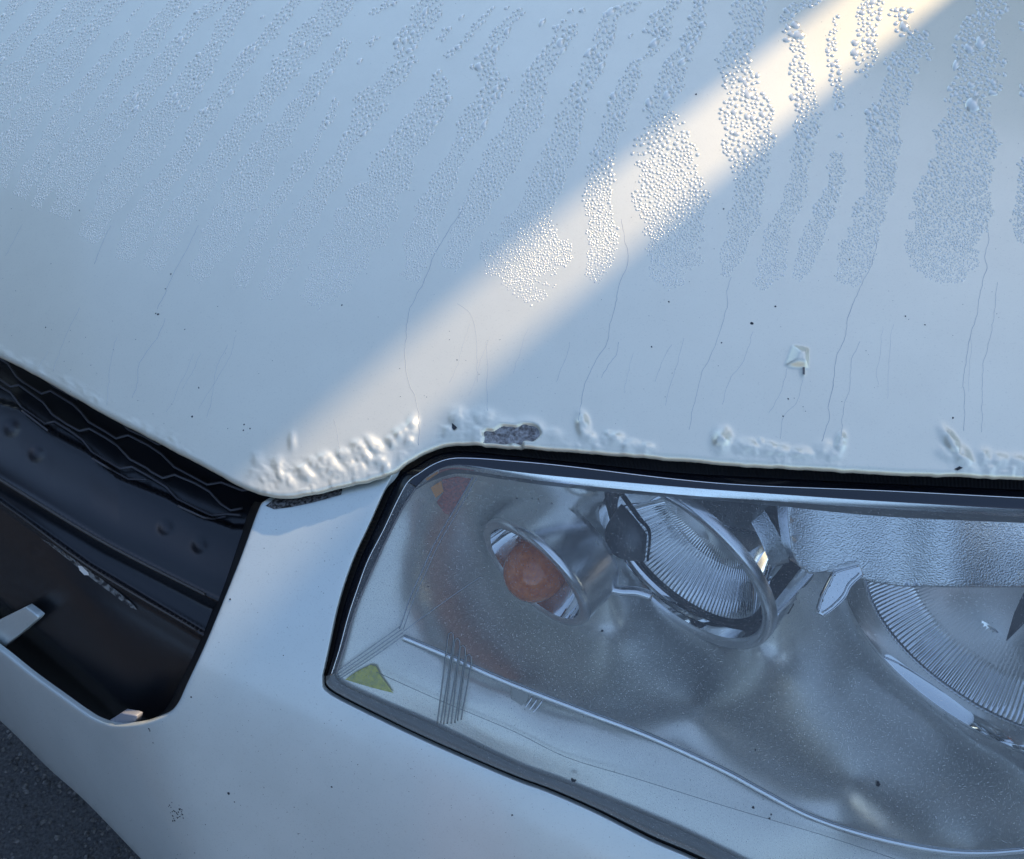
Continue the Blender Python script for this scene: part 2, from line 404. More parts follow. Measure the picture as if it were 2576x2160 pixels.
# (x, y, rx, ry, rotation in degrees, height in mm)
blobs = [(2240, 560, 0, 0, 0, 0),
         (1815, 1108, 19, 27, 8, 3.2), (2113, 1118, 11, 26, 12, 2.4), (2098, 1142, 18, 14, -20, 1.6), (2072, 1128, 22, 18, 0, 1.2),
         (2395, 1118, 40, 14, 58, 2.6), (2420, 1150, 40, 18, 50, 2.0), (2385, 1140, 26, 16, 20, 1.0), (2475, 1150, 18, 20, 0, 1.2), (2515, 1158, 22, 16, 0, 1.4), (2560, 1160, 24, 16, 10, 1.3),
         (1466, 1070, 14, 30, -8, 2.2), (1480, 1100, 16, 14, 0, 1.2), (1545, 1105, 22, 16, 0, 1.8), (1530, 1092, 8, 8, 0, 1.2), (1585, 1118, 22, 12, 10, 1.4), (1625, 1125, 18, 10, 0, 1.0),
         (1880, 1122, 34, 16, 5, 1.7), (1930, 1128, 26, 14, 0, 1.8), (1965, 1135, 22, 14, 0, 1.4), (2010, 1140, 30, 14, 0, 1.2), (1912, 1112, 9, 9, 0, 1.2),
         (1036, 1070, 13, 24, 12, 2.0), (1010, 1092, 26, 18, -40, 2.2), (988, 1108, 16, 14, 0, 1.5), (1025, 1108, 16, 14, 0, 1.2), (940, 1120, 28, 15, 40, 1.7), (905, 1130, 22, 22, 10, 2.0), (918, 1140, 30, 12, 55, 1.8),
         (870, 1148, 22, 16, 35, 1.5), (820, 1158, 22, 18, 30, 1.6), (800, 1172, 26, 14, 40, 1.5), (840, 1180, 26, 16, 20, 1.4), (770, 1190, 28, 16, 30, 1.4), (900, 1180, 22, 16, 0, 1.2), (960, 1160, 22, 16, 30, 1.2),
         (705, 1192, 10, 30, -28, 1.1), (730, 1212, 10, 20, -30, 1.0), (735, 1110, 9, 24, 0, 0.8), (648, 1160, 14, 20, 0, 0.6), (700, 1165, 12, 18, 0, 0.7), (650, 1190, 20, 12, 20, 0.6),
         (1160, 1055, 34, 24, 20, 1.6), (1215, 1050, 34, 20, 10, 1.4), (1135, 1085, 18, 16, 0, 1.2), (1190, 1085, 22, 18, 0, 1.0), (1390, 1092, 20, 14, 0, 0.9)]
# lumpy stretches along the edge: (x0, x1, depth of the stretch in px, height mm)
lumpy = [(610, 1060, 100, 0.85), (1080, 1220, 60, 0.8), (1400, 1660, 40, 0.8), (1830, 2120, 48, 0.9), (2380, 2700, 44, 0.9), (-50, 520, 45, 0.35)]
def hood_disp(x, y):
    h = np.zeros(np.shape(x))
    bn = 1+0.30*fbm(x, y, 15, 8, 2)
    for (cx, cy, rx, ry, rot, hh) in blobs:
        if hh == 0: continue
        a = math.radians(rot); dx, dy = x-cx, y-cy; u = (dx*math.cos(a)+dy*math.sin(a))/rx; v = (-dx*math.sin(a)+dy*math.cos(a))/ry
        q = u*u+v*v; h = np.maximum(h, hh*1.0*np.exp(-(q**1.25)*0.9)*bn)
    # the lone four-cornered blister
    q = np.full(np.shape(x), 9.0)
    for (ax_, ay_), (bx_, by_), wd_ in (((1994, 871), (2034, 876), 20), ((2034, 876), (2031, 927), 9), ((2031, 927), (1976, 920), 14), ((1976, 920), (1994, 871), 26)):
        ex, ey = bx_-ax_, by_-ay_; q = np.minimum(q, ((y-ay_)*ex-(x-ax_)*ey)/math.hypot(ex, ey)/wd_)
    h = np.maximum(h, 4.6*np.clip(q+0.08, 0, 0.95)**0.8)
    a = math.radians(2); dx, dy = x-2020, y-935; h = np.maximum(h, 1.2*np.exp(-((dx/4)**2+(dy/12)**2)))
    e = hedge(x)-y
    nz = fbm(x, y, 19, 3, 3); nz2 = np.maximum(nz, 0)**0.8+0.5*np.maximum(0.4-np.abs(fbm(x, y, 18, 13, 2))*1.3, 0)
    for (x0, x1, dep, hh) in lumpy:
        m = np.clip((x-x0)/40, 0, 1)*np.clip((x1-x)/40, 0, 1)*np.clip((dep-e)/25, 0, 1)*np.clip((e+6)/14, 0, 1)
        h = h+m*hh*0.8*nz2*(np.clip(1.2-h*0.5, 0, 1))
    # the lost paint is a shallow pit with a raised rim
    near = (x > 1150) & (x < 1420) & (y > 1020)
    if near.any():
        xx, yy = x[near], y[near]; ins = inside(rust_poly, xx, yy); d = dist_poly(rust_poly, xx, yy)
        hh = h[near]; hh = np.where(ins, -1.9*np.clip(d/5, 0, 1)+0.2*np.clip(1-d/4, 0, 1), hh+0.9*np.exp(-(d/14)**2)); h[near] = hh
    return h*0.001
def build_hood():
    xs = np.arange(-400, 2960, 4.5); nv = 330
    # rows: denser near the edge
    tv = np.linspace(0, 1, nv); tv = tv+0.10*np.sin(math.pi*tv)*tv
    ye = hedge(xs)-9; top = -430.0
    X = np.repeat(xs[:, None], nv, 1); Y = top+(ye-top)[:, None]*tv[None, :]
    D = Dh(X, Y); Pt = P(X, Y, D); n = normals(X, Y, Dh)
    Pt = Pt+n*hood_disp(X, Y)[..., None]
    # rolled edge
    eb = Pt[:, -1]; nb = n[:, -1]; T = np.gradient(eb, axis=0); T /= np.linalg.norm(T, axis=1, keepdims=True)
    O = np.cross(nb, T); O *= np.sign((O*(Pt[:, -1]-Pt[:, -6])).sum(1, keepdims=True)); O /= np.linalg.norm(O, axis=1, keepdims=True)
    r = 0.0032; wob = 1+0.10*fbm(xs, xs*0, 40, 5)[:, None]
    lay = [(r*math.sin(a), -r*(1-math.cos(a))) for a in np.linspace(0, math.pi*0.62, 9)[1:]]+[(r*0.6, -r*1.9), (-0.004, -r*2.1), (-0.020, -r*2.4)]
    rows = [Pt[:, j] for j in range(nv)]+[eb+O*a*wob+nb*b for a, b in lay]
    V = np.stack(rows, 1); m, k = V.shape[:2]
    i, j = np.meshgrid(np.arange(m-1), np.arange(k-1), indexing='ij'); b0 = i*k+j
    Q = np.stack([b0, b0+1, b0+k+1, b0+k], -1).reshape(-1, 4)
    return np_mesh('hood', V.reshape(-1, 3), np.zeros((0, 3), int), Q, M_paint, car)
hood = build_hood()
def skirt(name, px, py):  # black skirts added below the unseen hood edges to block stray sun
    a = P(px, py, Dh(px, py)); a[:, 2] -= 0.004; lo = a.copy(); lo[:, 2] = 0.12; n = len(a)
    mesh_obj(name, np.vstack([a, lo]), [(i, i+1, n+i+1, n+i) for i in range(n-1)], M_black, car)
sx = np.linspace(-396, 2950, 30); skirt('sun_block_skirt', sx, sx*0-428)
sy = np.linspace(-428, 1180, 20); skirt('sun_block_skirt', sy*0+2950, sy)
sy = np.linspace(1180, 2600, 20); xx_ = np.full(20, 2950.0)
a_ = P(xx_, sy, Db(xx_, sy)+0.03); l_ = a_.copy(); l_[:, 2] = 0.12; mesh_obj('sun_block_skirt', np.vstack([a_, l_]), [(i, i+1, 21+i, 20+i) for i in range(19)], M_black, car)
def on_hood(px, py, lift=0.0):
    px = np.asarray(px, float); py = np.asarray(py, float); n = normals(px, py, Dh)
    return P(px, py, Dh(px, py))+n*(hood_disp(px, py)+lift)[..., None], n

def build_rust():
    v, f, _ = cdt(rust_poly, 4.0)
    c = 0.0; d = dist_poly(rust_poly, v[:, 0], v[:, 1])
    n = normals(v[:, 0], v[:, 1], Dh)
    h = -0.0011+0.00035*fbm(v[:, 0], v[:, 1], 14, 9)
    V = P(v[:, 0], v[:, 1], Dh(v[:, 0], v[:, 1]))+n*h[:, None]
    return mesh_obj('rust_patch', V, f, M_rust, hood)
tag(build_rust(), 'grey patch of bare metal where the paint has flaked off at the hood edge')
# small dark holes and cracks in the blistered paint
def patch(name, poly, mat, parent, lift=0.0003, sp=4.0):
    v, f, _ = cdt(np.array(poly, float), sp); V, n = on_hood(v[:, 0], v[:, 1], lift)
    return mesh_obj(name, V, f, mat, parent)
patch('paint_chip', [(1138, 1066), (1148, 1074), (1151, 1078), (1143, 1084), (1138, 1078)], M_dirt, hood, 0.0006, 2.5)
patch('paint_chip', [(2400, 1180), (2412, 1174), (2420, 1178), (2408, 1184)], M_dirt, hood, 0.0006, 2.5)
patch('paint_chip', [(2018, 926), (2024, 926), (2024, 944), (2018, 943)], M_shield, hood, 0.0008, 2.5)

streaks = []
def S(ox, oy, sc, pts, wd): streaks.append(([(ox+x/sc, oy+y/sc) for x, y in pts], wd))
S(600, 400, 3, [(1700, 360), (1500, 680), (1440, 830), (1380, 960), (1330, 1050), (1315, 1090), (1285, 1150), (1270, 1300), (1255, 1480), (1265, 1600), (1285, 1680), (1330, 1800), (1365, 1990), (1356, 2160)], 1.0)
S(1200, 400, 3, [(1090, 450), (1110, 580), (1140, 770), (1080, 920), (1050, 1080), (1010, 1220), (980, 1380), (900, 1510), (820, 1680), (790, 1820), (765, 1980)], 0.9)
S(1200, 400, 3, [(1070, 1380), (1050, 1480), (990, 1550), (940, 1650)], 0.7)
S(1200, 400, 3, [(1920, 890), (1885, 990), (1885, 1120), (1820, 1340), (1760, 1490), (1700, 1600), (1685, 1680), (1640, 1830), (1600, 2040)], 0.7)
S(1876, 400, 3, [(1000, 600), (960, 770), (900, 890), (840, 1030), (770, 1200), (765, 1260), (720, 1430), (680, 1490), (665, 1680), (640, 1800), (620, 1878), (633, 1935), (573, 2130)], 0.9)
S(1900, 820, 3.107, [(820, 120), (750, 280), (740, 470), (690, 650), (670, 870)], 0.6)
S(1876, 400, 3, [(1815, 430), (1835, 600), (1800, 740), (1820, 820), (1790, 900), (1750, 1150), (1690, 1360), (1640, 1680), (1650, 1760), (1647, 2050)], 0.8)
S(1876, 400, 3, [(1900, 930), (1870, 1200), (1830, 1400), (1790, 1580), (1780, 2060)], 0.6)
S(0, 400, 3, [(840, 500), (800, 580), (740, 720), (710, 790)], 0.8)
S(0, 400, 3, [(1500, 500), (1440, 620), (1300, 880), (1250, 1000), (1190, 1130)], 0.8)
S(0, 400, 3, [(1250, 1200), (1180, 1360), (1110, 1450), (1050, 1560), (1040, 1680), (1000, 1800)], 0.6)
S(380, 1000, 3.387, [(1550, 180), (1600, 360), (1610, 520)], 0.6)
S(600, 400, 3, [(1650, 1090), (1740, 1160), (1790, 1330), (1800, 1680)], 0.5)
S(600, 400, 3, [(1870, 1380), (1880, 1530), (1875, 1680), (1880, 1900)], 0.5)
S(1200, 400, 3, [(1560, 1350), (1520, 1520), (1470, 1680), (1420, 1860)], 0.45)
S(1200, 400, 3, [(1470, 1400), (1400, 1530), (1340, 1680)], 0.4)
S(1200, 400, 3, [(700, 1380), (660, 1520), (600, 1680)], 0.45)
S(1200, 400, 3, [(2080, 1300), (2020, 1500), (1900, 1680), (1850, 1850)], 0.5)
S(1900, 820, 3.107, [(250, 330), (190, 540), (100, 680)], 0.5)
S(1900, 820, 3.107, [(370, 420), (320, 600), (220, 710), (200, 880)], 0.5)
S(0, 400, 3, [(600, 1120), (560, 1200), (440, 1480), (400, 1600)], 0.4)
S(0, 400, 3, [(880, 1340), (840, 1500), (820, 1680), (800, 1900)], 0.45)
S(0, 400, 3, [(170, 490), (110, 600), (40, 730)], 0.4)
S(0, 400, 3, [(1720, 1400), (1640, 1560), (1600, 1800), (1560, 1950)], 0.4)
S(0, 400, 3, [(1780, 1330), (1720, 1520), (1500, 1880)], 0.35)
for k in range(10):
    x0 = rng.uniform(100, 2500); y0 = rng.uniform(780, 900); L = rng.uniform(60, 200); c = [(x0-(0.62-x0/4200)*s*L+rng.normal(0, 2), y0+s*L) for s in np.linspace(0, 1, 6)]
    streaks.append((c, 0.3))
for pts, wd in streaks:
    c = spline(pts, 7); jit = fbm(c[:, 0], c[:, 1], 16, 11)*2.0; c[:, 0] += jit
    c = c[c[:, 1] < hedge(c[:, 0])-14]
    if len(c) < 4: continue
    V, n = on_hood(c[:, 0], c[:, 1], 0.00003)
    tube('dirt_streak', V, 0.00019*wd*(0.75+0.35*np.abs(fbm(c[:, 0], c[:, 1], 22, 12))), M_streak, hood, 5, 0.4)

# specks of dirt on the paint
def specks(name, pts, D, parent, mat):
    V = []; Tt = []
    for (x, y, r) in pts:
        p = P(np.array(x), np.array(y), D(np.array(x), np.array(y))); n = normals(np.array(x), np.array(y), D)
        a = np.cross(n, [0.3, 0.8, 0.2]); a /= np.linalg.norm(a); b_ = np.cross(n, a); o = len(V); k = 7
        for j in range(k):
            an = 6.283*j/k; rr = r*random.uniform(0.6, 1.3)*0.00023; V.append(p+n*0.00008+rr*(math.cos(an)*a+math.sin(an)*b_))
        V.append(p+n*0.0002+n*r*0.0001)
        for j in range(k): Tt.append((o+j, o+(j+1) % k, o+k))
    o = np_mesh(name, V, Tt, np.zeros((0, 4), int), mat, parent); tag(o, None, None, None, 'stuff'); return o
sp = [(687, 139, 2.2), (200, 529, 2.5), (145, 500, 1.6), (123, 410, 1.8), (465, 828, 2.0), (860, 767, 2.6), (1751, 237, 2.8), (1728, 502, 2.6), (1820, 525, 2.4), (1891, 813, 4.0), (1950, 770, 2.6), (1683, 759, 2.8), (1639, 872, 2.6),
      (2278, 795, 2.0), (2327, 817, 2.2), (2137, 653, 2.0), (1815, 862, 2.0), (398, 790, 4.0), (392, 788, 3.0), (115, 823, 2.4), (483, 1047, 3.2), (500, 975, 2.6), (614, 1068, 2.4), (629, 1078, 2.2), (612, 1082, 2.0), (1150, 905, 2.0), (2397, 1051, 2.2), (1970, 1047, 2.2), (1983, 1003, 2.0), (430, 689, 2.4), (416, 726, 2.0)]
sp += [(rng.uniform(0, 2576), y, rng.uniform(0.5, 1.2)) for y in rng.uniform(0, 1080, 420)]
specks('dirt_specks', sp, lambda x, y: Dh(x, y), hood, M_dirt)

# --- bumper --------------------------------------------------------------
seal_out_left = [(1000, 1160), (986, 1190), (957, 1248), (925, 1320), (890, 1395), (864, 1465), (843, 1538), (823, 1633), (808, 1700)]
seal_out_bot = [(806, 1722), (815, 1738), (847, 1760), (947, 1810), (1080, 1873), (1280, 1960), (1380, 1997), (1500, 2050), (1636, 2119), (1731, 2160), (1900, 2240), (2100, 2330)]
grille_rim = [(-330, 1400), (-150, 1530), (0, 1640), (75, 1700), (150, 1755), (225, 1808), (265, 1826), (300, 1832), (356, 1827), (400, 1813), (431, 1797), (453, 1770), (475, 1722), (520, 1625), (572, 1500), (612, 1400), (652, 1290), (668, 1262), (700, 1240)]
silh = [(-330, 1560), (-150, 1690), (0, 1812), (119, 1929), (214, 2014), (352, 2157), (480, 2290), (600, 2400)]
rim_s = spline(grille_rim, 10); sl = spline(seal_out_left, 12); sb = spline(seal_out_bot, 12); sil = spline(silh, 14)
bump_poly = np.vstack([rim_s, [(760, 1226), (850, 1203), (940, 1180)], sl, sb[1:], [(2000, 2480), (640, 2440)], sil[::-1]])
def Dbump(px, py):
    # the top of the bumper tucks in under the hood
    px = np.asarray(px, float); py = np.asarray(py, float)
    e = py-hedge(px); k = np.clip(1-(e-4)/24.0, 0, 1.6)*((px > 560) & (px < 1010)&(py<1330))
    fx = np.clip((px-600)/60, 0, 1)*np.clip((1000-px)/60, 0, 1)
    return Db(px, py)+0.0008+0.006*k**2*fx
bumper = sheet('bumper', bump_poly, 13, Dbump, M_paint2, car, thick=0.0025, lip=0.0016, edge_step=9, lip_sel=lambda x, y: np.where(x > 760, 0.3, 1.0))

# grime lying on the tucked-in edge
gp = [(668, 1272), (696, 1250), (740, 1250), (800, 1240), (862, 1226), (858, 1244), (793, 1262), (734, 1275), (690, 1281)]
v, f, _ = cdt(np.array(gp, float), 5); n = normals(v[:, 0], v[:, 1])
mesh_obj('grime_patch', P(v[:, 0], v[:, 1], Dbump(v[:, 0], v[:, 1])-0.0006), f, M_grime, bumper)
bsp = [(575, 1996, 4.2), (590, 2017, 2.2), (834, 1979, 3.0), (430, 2030, 1.8), (664, 1981, 1.5), (375, 1833, 3.0), (377, 1838, 2.4), (385, 1868, 2.0), (579, 1507, 3.0), (481, 1753, 2.6), (713, 1648, 1.8), (427, 2025, 2.2), (750, 2097, 2.2), (517, 2074, 1.6), (490, 2145, 1.8), (900, 1923, 1.5), (1288, 2050, 2.4), (740, 2030, 1.4)]
for k in range(26): bsp.append((445+rng.normal(0, 9)+k*0.2, 2045+rng.normal(0, 10), rng.uniform(1.0, 3.2)))
qx, qy = rng.uniform(0, 1700, 900), rng.uniform(1300, 2160, 900)
for xx, yy, ok_ in zip(qx, qy, inside(bump_poly, qx, qy)):
    if ok_: bsp.append((xx, yy, rng.uniform(0.4, 1.1)))
specks('dirt_specks', bsp, lambda x, y: Dbump(x, y)-0.0, bumper, M_dirt)

# --- grille --------------------------------------------------------------
E1 = [(-400, 690), (0, 893), (690, 1250)]
hc_low = [(-400, 800), (0, 1010), (50, 1024), (137, 1090), (225, 1136), (300, 1200), (420, 1248), (500, 1294), (587, 1325), (640, 1330)]
ledge1 = [(-400, 960), (0, 1207), (262, 1365), (517, 1496), (620, 1545)]
ledge2 = [(-400, 1000), (0, 1262), (225, 1425), (495, 1586), (620, 1660)]
cav = [(-400, 1330), (0, 1520), (112, 1612), (262, 1743), (300, 1785), (420, 1850)]
rim_y = [(-400, 1370), (0, 1640), (150, 1755), (300, 1832), (420, 1850), (620, 1880)]
def yi(c, x): c = np.array(c, float); return np.interp(x, c[:, 0], c[:, 1])
def Dgr(px, py):
    px = np.asarray(px, float); py = np.asarray(py, float)
    y0, y1, y2, y3, y4, y5 = (yi(c, px) for c in (E1, hc_low, ledge1, ledge2, cav, rim_y))
    # cross-section: (position, depth behind the closed body surface in metres)
    ks = np.stack([y0-60, y0, y1-6, y1+4, y2-14, y2, y2+14, y2+26, y3-10, y3, y3+16, y3+60, y4-20, y4+30, y5+60], 0)
    vs = [0.066, 0.066, 0.052, 0.041, 0.026, 0.0235, 0.033, 0.038, 0.034, 0.0265, 0.035, 0.036, 0.050, 0.085, 0.10]
    o = np.full(px.shape, vs[-1]); 
    for k in range(len(vs)-2, -1, -1):
        a, b_ = ks[k], np.maximum(ks[k+1], ks[k]+1); tt = np.clip((py-a)/(b_-a), 0, 1); tt = tt*tt*(3-2*tt)
        o = np.where(py < ks[k+1], vs[k]+(vs[k+1]-vs[k])*tt, o)
    for cx, cy in ((30, 1078), (92, 1142), (416, 1327), (502, 1372), (92, 1380)):
        o = o+0.0016*np.exp(-(((px-cx)/17)**2+((py-cy)/17)**2)**2)
    return Db(px, py)*1.0+o
gr_poly = [(-390, 600), (0, 830), (300, 1000), (560, 1140), (700, 1215), (676, 1290), (600, 1500), (520, 1690), (470, 1800), (430, 1850), (300, 1880), (200, 1850), (0, 1700), (-390, 1400)]
grille = sheet('grille', gr_poly, 7, Dgr, M_plastic, car)
def HC(pts, wd=1.0):
    c = resample(pts, 8)
    tube('honeycomb_rib', P(c[:, 0], c[:, 1], Dgr(c[:, 0], c[:, 1])-0.004), 0.0009*wd, M_rib, grille, 6)
A_ = lambda pts: [(x/4.0, 860+y/4.0) for x, y in pts]
B_ = lambda pts: [(380+x/3.387, 1000+y/3.387) for x, y in pts]
HC([(-60, 870)]+A_([(0, 165), (80, 215), (170, 350), (230, 400), (420, 520), (510, 490), (740, 630), (820, 710), (890, 800), (1060, 900), (1170, 970), (1290, 935), (1500, 1040)])+B_([(0, 420), (90, 480), (200, 590), (350, 670), (480, 740), (600, 720), (780, 790), (840, 780)]))
HC([(-60, 915)]+A_([(0, 375), (110, 450), (190, 430), (350, 545), (440, 610), (530, 730), (680, 830), (800, 895), (900, 870), (1060, 960), (1180, 1040), (1310, 1180), (1480, 1270)])+B_([(0, 630), (100, 685), (200, 655), (380, 730), (500, 800), (590, 900), (680, 960), (780, 940)]))
HC([(-60, 925)]+A_([(0, 445), (110, 510), (220, 660), (380, 770), (460, 825), (550, 800), (700, 890), (830, 985), (930, 1110), (1100, 1210), (1210, 1275), (1330, 1255), (1500, 1350)])+B_([(130, 760), (220, 860), (400, 950), (520, 1005), (640, 990), (770, 1000)]))
HC(A_([(220, 690), (350, 790), (480, 890)]), 0.8); HC(A_([(930, 1170), (1080, 1260), (1200, 1330), (1290, 1380), (1480, 1385)]), 0.8); HC(B_([(230, 920), (340, 970), (450, 1020), (540, 1035), (640, 1010)]), 0.8)
HC(A_([(460, 380), (550, 450), (700, 530), (780, 580)]), 0.8); HC(A_([(1200, 780), (1290, 880), (1450, 950), (1590, 1030), (1660, 1020)]), 0.8); HC(B_([(560, 600), (680, 690), (780, 740)]), 0.8)
# dark side wall of the opening
SW = [(668, 1262), (652, 1292), (612, 1400), (572, 1500), (520, 1625), (475, 1722), (453, 1770), (431, 1797), (400, 1813)]
ribbon('side_wall', [(SW, 0.004), ([(x-7, y+1) for x, y in SW], 0.012), ([(x-17, y+1) for x, y in SW], 0.020), ([(x-27, y-2) for x, y in SW], 0.048)], M_black, grille, 8)
for L_, w_ in ((ledge1, 1.2), (ledge2, 0.9)):
    px_tube('ledge_highlight', [p for p in L_[:-1]], 0.0008*w_, M_ledge, grille, -0.0002, Dgr, 10)  # paler tubes draw the ledges' edge highlights in colour
# worn scrape on the lower ledge
v, f, _ = cdt(np.array([(105, 1356), (130, 1366), (200, 1416), (250, 1452), (300, 1490), (335, 1520), (345, 1534), (328, 1528), (290, 1499), (240, 1462), (205, 1434), (150, 1390)], float), 6)
mesh_obj('scuff_mark', P(v[:, 0], v[:, 1], Dgr(v[:, 0], v[:, 1])-0.0012), f, M_scuff, grille)
v, f, _ = cdt(np.array([(196, 1422), (206, 1424), (222, 1440), (224, 1447), (212, 1446), (200, 1434)], float), 4)
mesh_obj('paint_chip', P(v[:, 0], v[:, 1], Dgr(v[:, 0], v[:, 1])-0.0020), f, pbr('bare_white_chip', (0.75, 0.72, 0.66), 0.5), grille)
# painted crossbar end and a clip at the bottom of the opening
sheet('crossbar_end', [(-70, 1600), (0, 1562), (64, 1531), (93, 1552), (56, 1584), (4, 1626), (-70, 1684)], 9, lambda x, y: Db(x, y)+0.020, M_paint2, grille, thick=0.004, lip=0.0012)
sheet('bumper_clip', [(272, 1818), (306, 1797), (342, 1803), (336, 1818), (300, 1824)], 6, lambda x, y: Db(x, y)+0.010, pbr('grey_clip', (0.30, 0.31, 0.34), 0.4), bumper, thick=0.004, lip=0.001)

# --- headlight -----------------------------------------------------------
T_he = [(1004, 1186), (1030, 1164), (1070, 1136), (1110, 1117), (1170, 1112), (1270, 1117), (1414, 1127), (1700, 1150), (1900, 1166), (2222, 1184), (2576, 1197), (2800, 1205)]
T_1 = [(1012, 1200), (1040, 1176), (1080, 1152), (1120, 1138), (1176, 1135), (1270, 1144), (1414, 1159), (1700, 1188), (1900, 1200), (2222, 1216), (2576, 1232), (2800, 1242)]
T_2 = [(1030, 1213), (1055, 1190), (1090, 1168), (1130, 1154), (1180, 1152), (1270, 1158), (1414, 1171), (1700, 1205), (1900, 1221), (2222, 1234), (2576, 1252), (2800, 1262)]
T_3 = [(1046, 1226), (1068, 1204), (1100, 1182), (1135, 1170), (1185, 1171), (1270, 1183), (1414, 1199), (1700, 1224), (1900, 1239), (2222, 1261), (2576, 1281), (2800, 1291)]
T_4 = [(1052, 1232), (1074, 1210), (1104, 1190), (1140, 1180), (1190, 1184), (1270, 1197), (1414, 1215), (1700, 1243), (1900, 1257), (2222, 1279), (2576, 1299), (2800, 1309)]
T_5 = [(1060, 1240), (1082, 1218), (1112, 1200), (1146, 1191), (1200, 1195), (1270, 1206), (1414, 1225), (1700, 1250), (1900, 1266), (2222, 1298), (2576, 1315), (2800, 1325)]
T_4[0] = (1047, 1227); T_5[0] = (1049, 1230); T_5[1] = (1076, 1214)
L_o = [(986, 1190), (957, 1248), (925, 1320), (890, 1395), (864, 1465), (843, 1538), (823, 1633), (808, 1700)]
L_1 = [(1006, 1196), (977, 1252), (945, 1324), (909, 1400), (883, 1470), (860, 1542), (839, 1633), (820, 1700)]
L_2 = [(1026, 1212), (998, 1262), (964, 1334), (926, 1408), (900, 1478), (876, 1550), (853, 1636), (832, 1700)]
L_3 = [(1045, 1229), (1012, 1280), (972, 1358), (938, 1432), (907, 1502), (886, 1560), (866, 1630), (846, 1694)]
B_o = [(806, 1722), (815, 1738), (847, 1760), (947, 1810), (1080, 1873), (1280, 1960), (1380, 1997), (1500, 2050), (1636, 2119), (1731, 2160), (1900, 2240)]
B_1 = [(820, 1716), (828, 1728), (858, 1748), (955, 1797), (1086, 1860), (1286, 1946), (1386, 1983), (1508, 2036), (1644, 2103), (1741, 2144), (1910, 2224)]
B_2 = [(843, 1700), (850, 1712), (880, 1731), (980, 1777), (1085, 1822), (1290, 1920), (1390, 1958), (1474, 1990), (1641, 2057), (1760, 2110), (1930, 2195)]

# lamp positions: (centre pixel, half length of the ring's long axis in pixels, depth)
def Dlens(px, py): return Db(px, py)
cT = (1340, 1447); cLow = (1695, 1425); cHigh = (2490, 1625)
dT = float(Dlens(*cT))+0.036; dLow = float(Dlens(*cLow))+0.050; dHigh = float(Dlens(*cHigh))+0.055
class Lamp:
    def __init__(s, c, M, D, tilt=0.0):
        s.o = P(np.array(c[0], float), np.array(c[1], float), np.array(D)); s.R = M*D/FOC
        s.A = Fd*math.cos(tilt)+Zd*math.sin(tilt); s.A /= np.linalg.norm(s.A)
        s.e2 = np.cross(s.A, Zd); s.e2 /= np.linalg.norm(s.e2); s.e1 = np.cross(s.e2, s.A)
    def pt(s, r, a, z):
        r, a, z = np.broadcast_arrays(np.asarray(r, float), np.asarray(a, float), np.asarray(z, float))
        return s.o+z[..., None]*s.A+(r*np.cos(a))[..., None]*s.e1+(r*np.sin(a))[..., None]*s.e2
    def revolve(s, name, prof, mat, parent, seg=96, flute=None, clip=True):
        """prof = [(radius/R, forward offset m)]; flute(k_row, angle) = extra offset"""
        a = np.linspace(0, 2*math.pi, seg, endpoint=False); rows = []
        for k, (r, z) in enumerate(prof):
            rr = np.full(seg, r*s.R); zz = np.full(seg, z)
            if flute: d = flute(k, a); rr = rr-d; 
            rows.append(s.pt(rr, a, zz))
        V = np.stack(rows); m = len(prof); F = []
        ok = np.ones(V.shape[:2], bool)
        if clip:
            q = V-CAM; dep = q@cF; px = CX+FOC*(q@cR)/dep; py = CY-FOC*(q@cU)/dep
            ok = dep > Db(px, py)+np.where(np.array([r for r, z in prof])[:, None] < 0.8, -0.02, 0.003)
        for k in range(m-1):
            for j in range(seg):
                j2 = (j+1) % seg
                if ok[k, j] and ok[k, j2] and ok[k+1, j] and ok[k+1, j2]: F.append((k*seg+j, k*seg+j2, (k+1)*seg+j2, (k+1)*seg+j))
        return mesh_obj(name, V.reshape(-1, 3), F, mat, parent)
def topx(p):
    q = np.asarray(p)-CAM; d = q@cF; return np.stack([CX+FOC*(q@cR)/d, CY-FOC*(q@cU)/d], -1), d
def fit_depth(c, M, D):
    # push a lamp back until the part of its rim under the lens clears the lens
    a = np.linspace(0, 2*math.pi, 90)
    for k in range(60):
        l = Lamp(c, M, D); q, d = topx(l.pt(l.R*1.01, a, 0.001)); m = inside(np.vstack([spline(T_5, 12), [(2800, 2500)], spline(B_2, 12)[::-1], spline(L_3, 12)[::-1]]), q[:, 0], q[:, 1])
        if ((d-Db(q[:, 0], q[:, 1]))[m]).min() > 0.005: break
        D += 0.002
    return D
dT, dLow, dHigh = fit_depth(cT, 176, dT), fit_depth(cLow, 285, dLow), fit_depth(cHigh, 430, dHigh)
print('lamp depths', dT-Db(*cT), dLow-Db(*cLow), dHigh-Db(*cHigh))
LT = Lamp(cT, 176, dT); LL = Lamp(cLow, 285, dLow); LH = Lamp(cHigh, 430, dHigh)

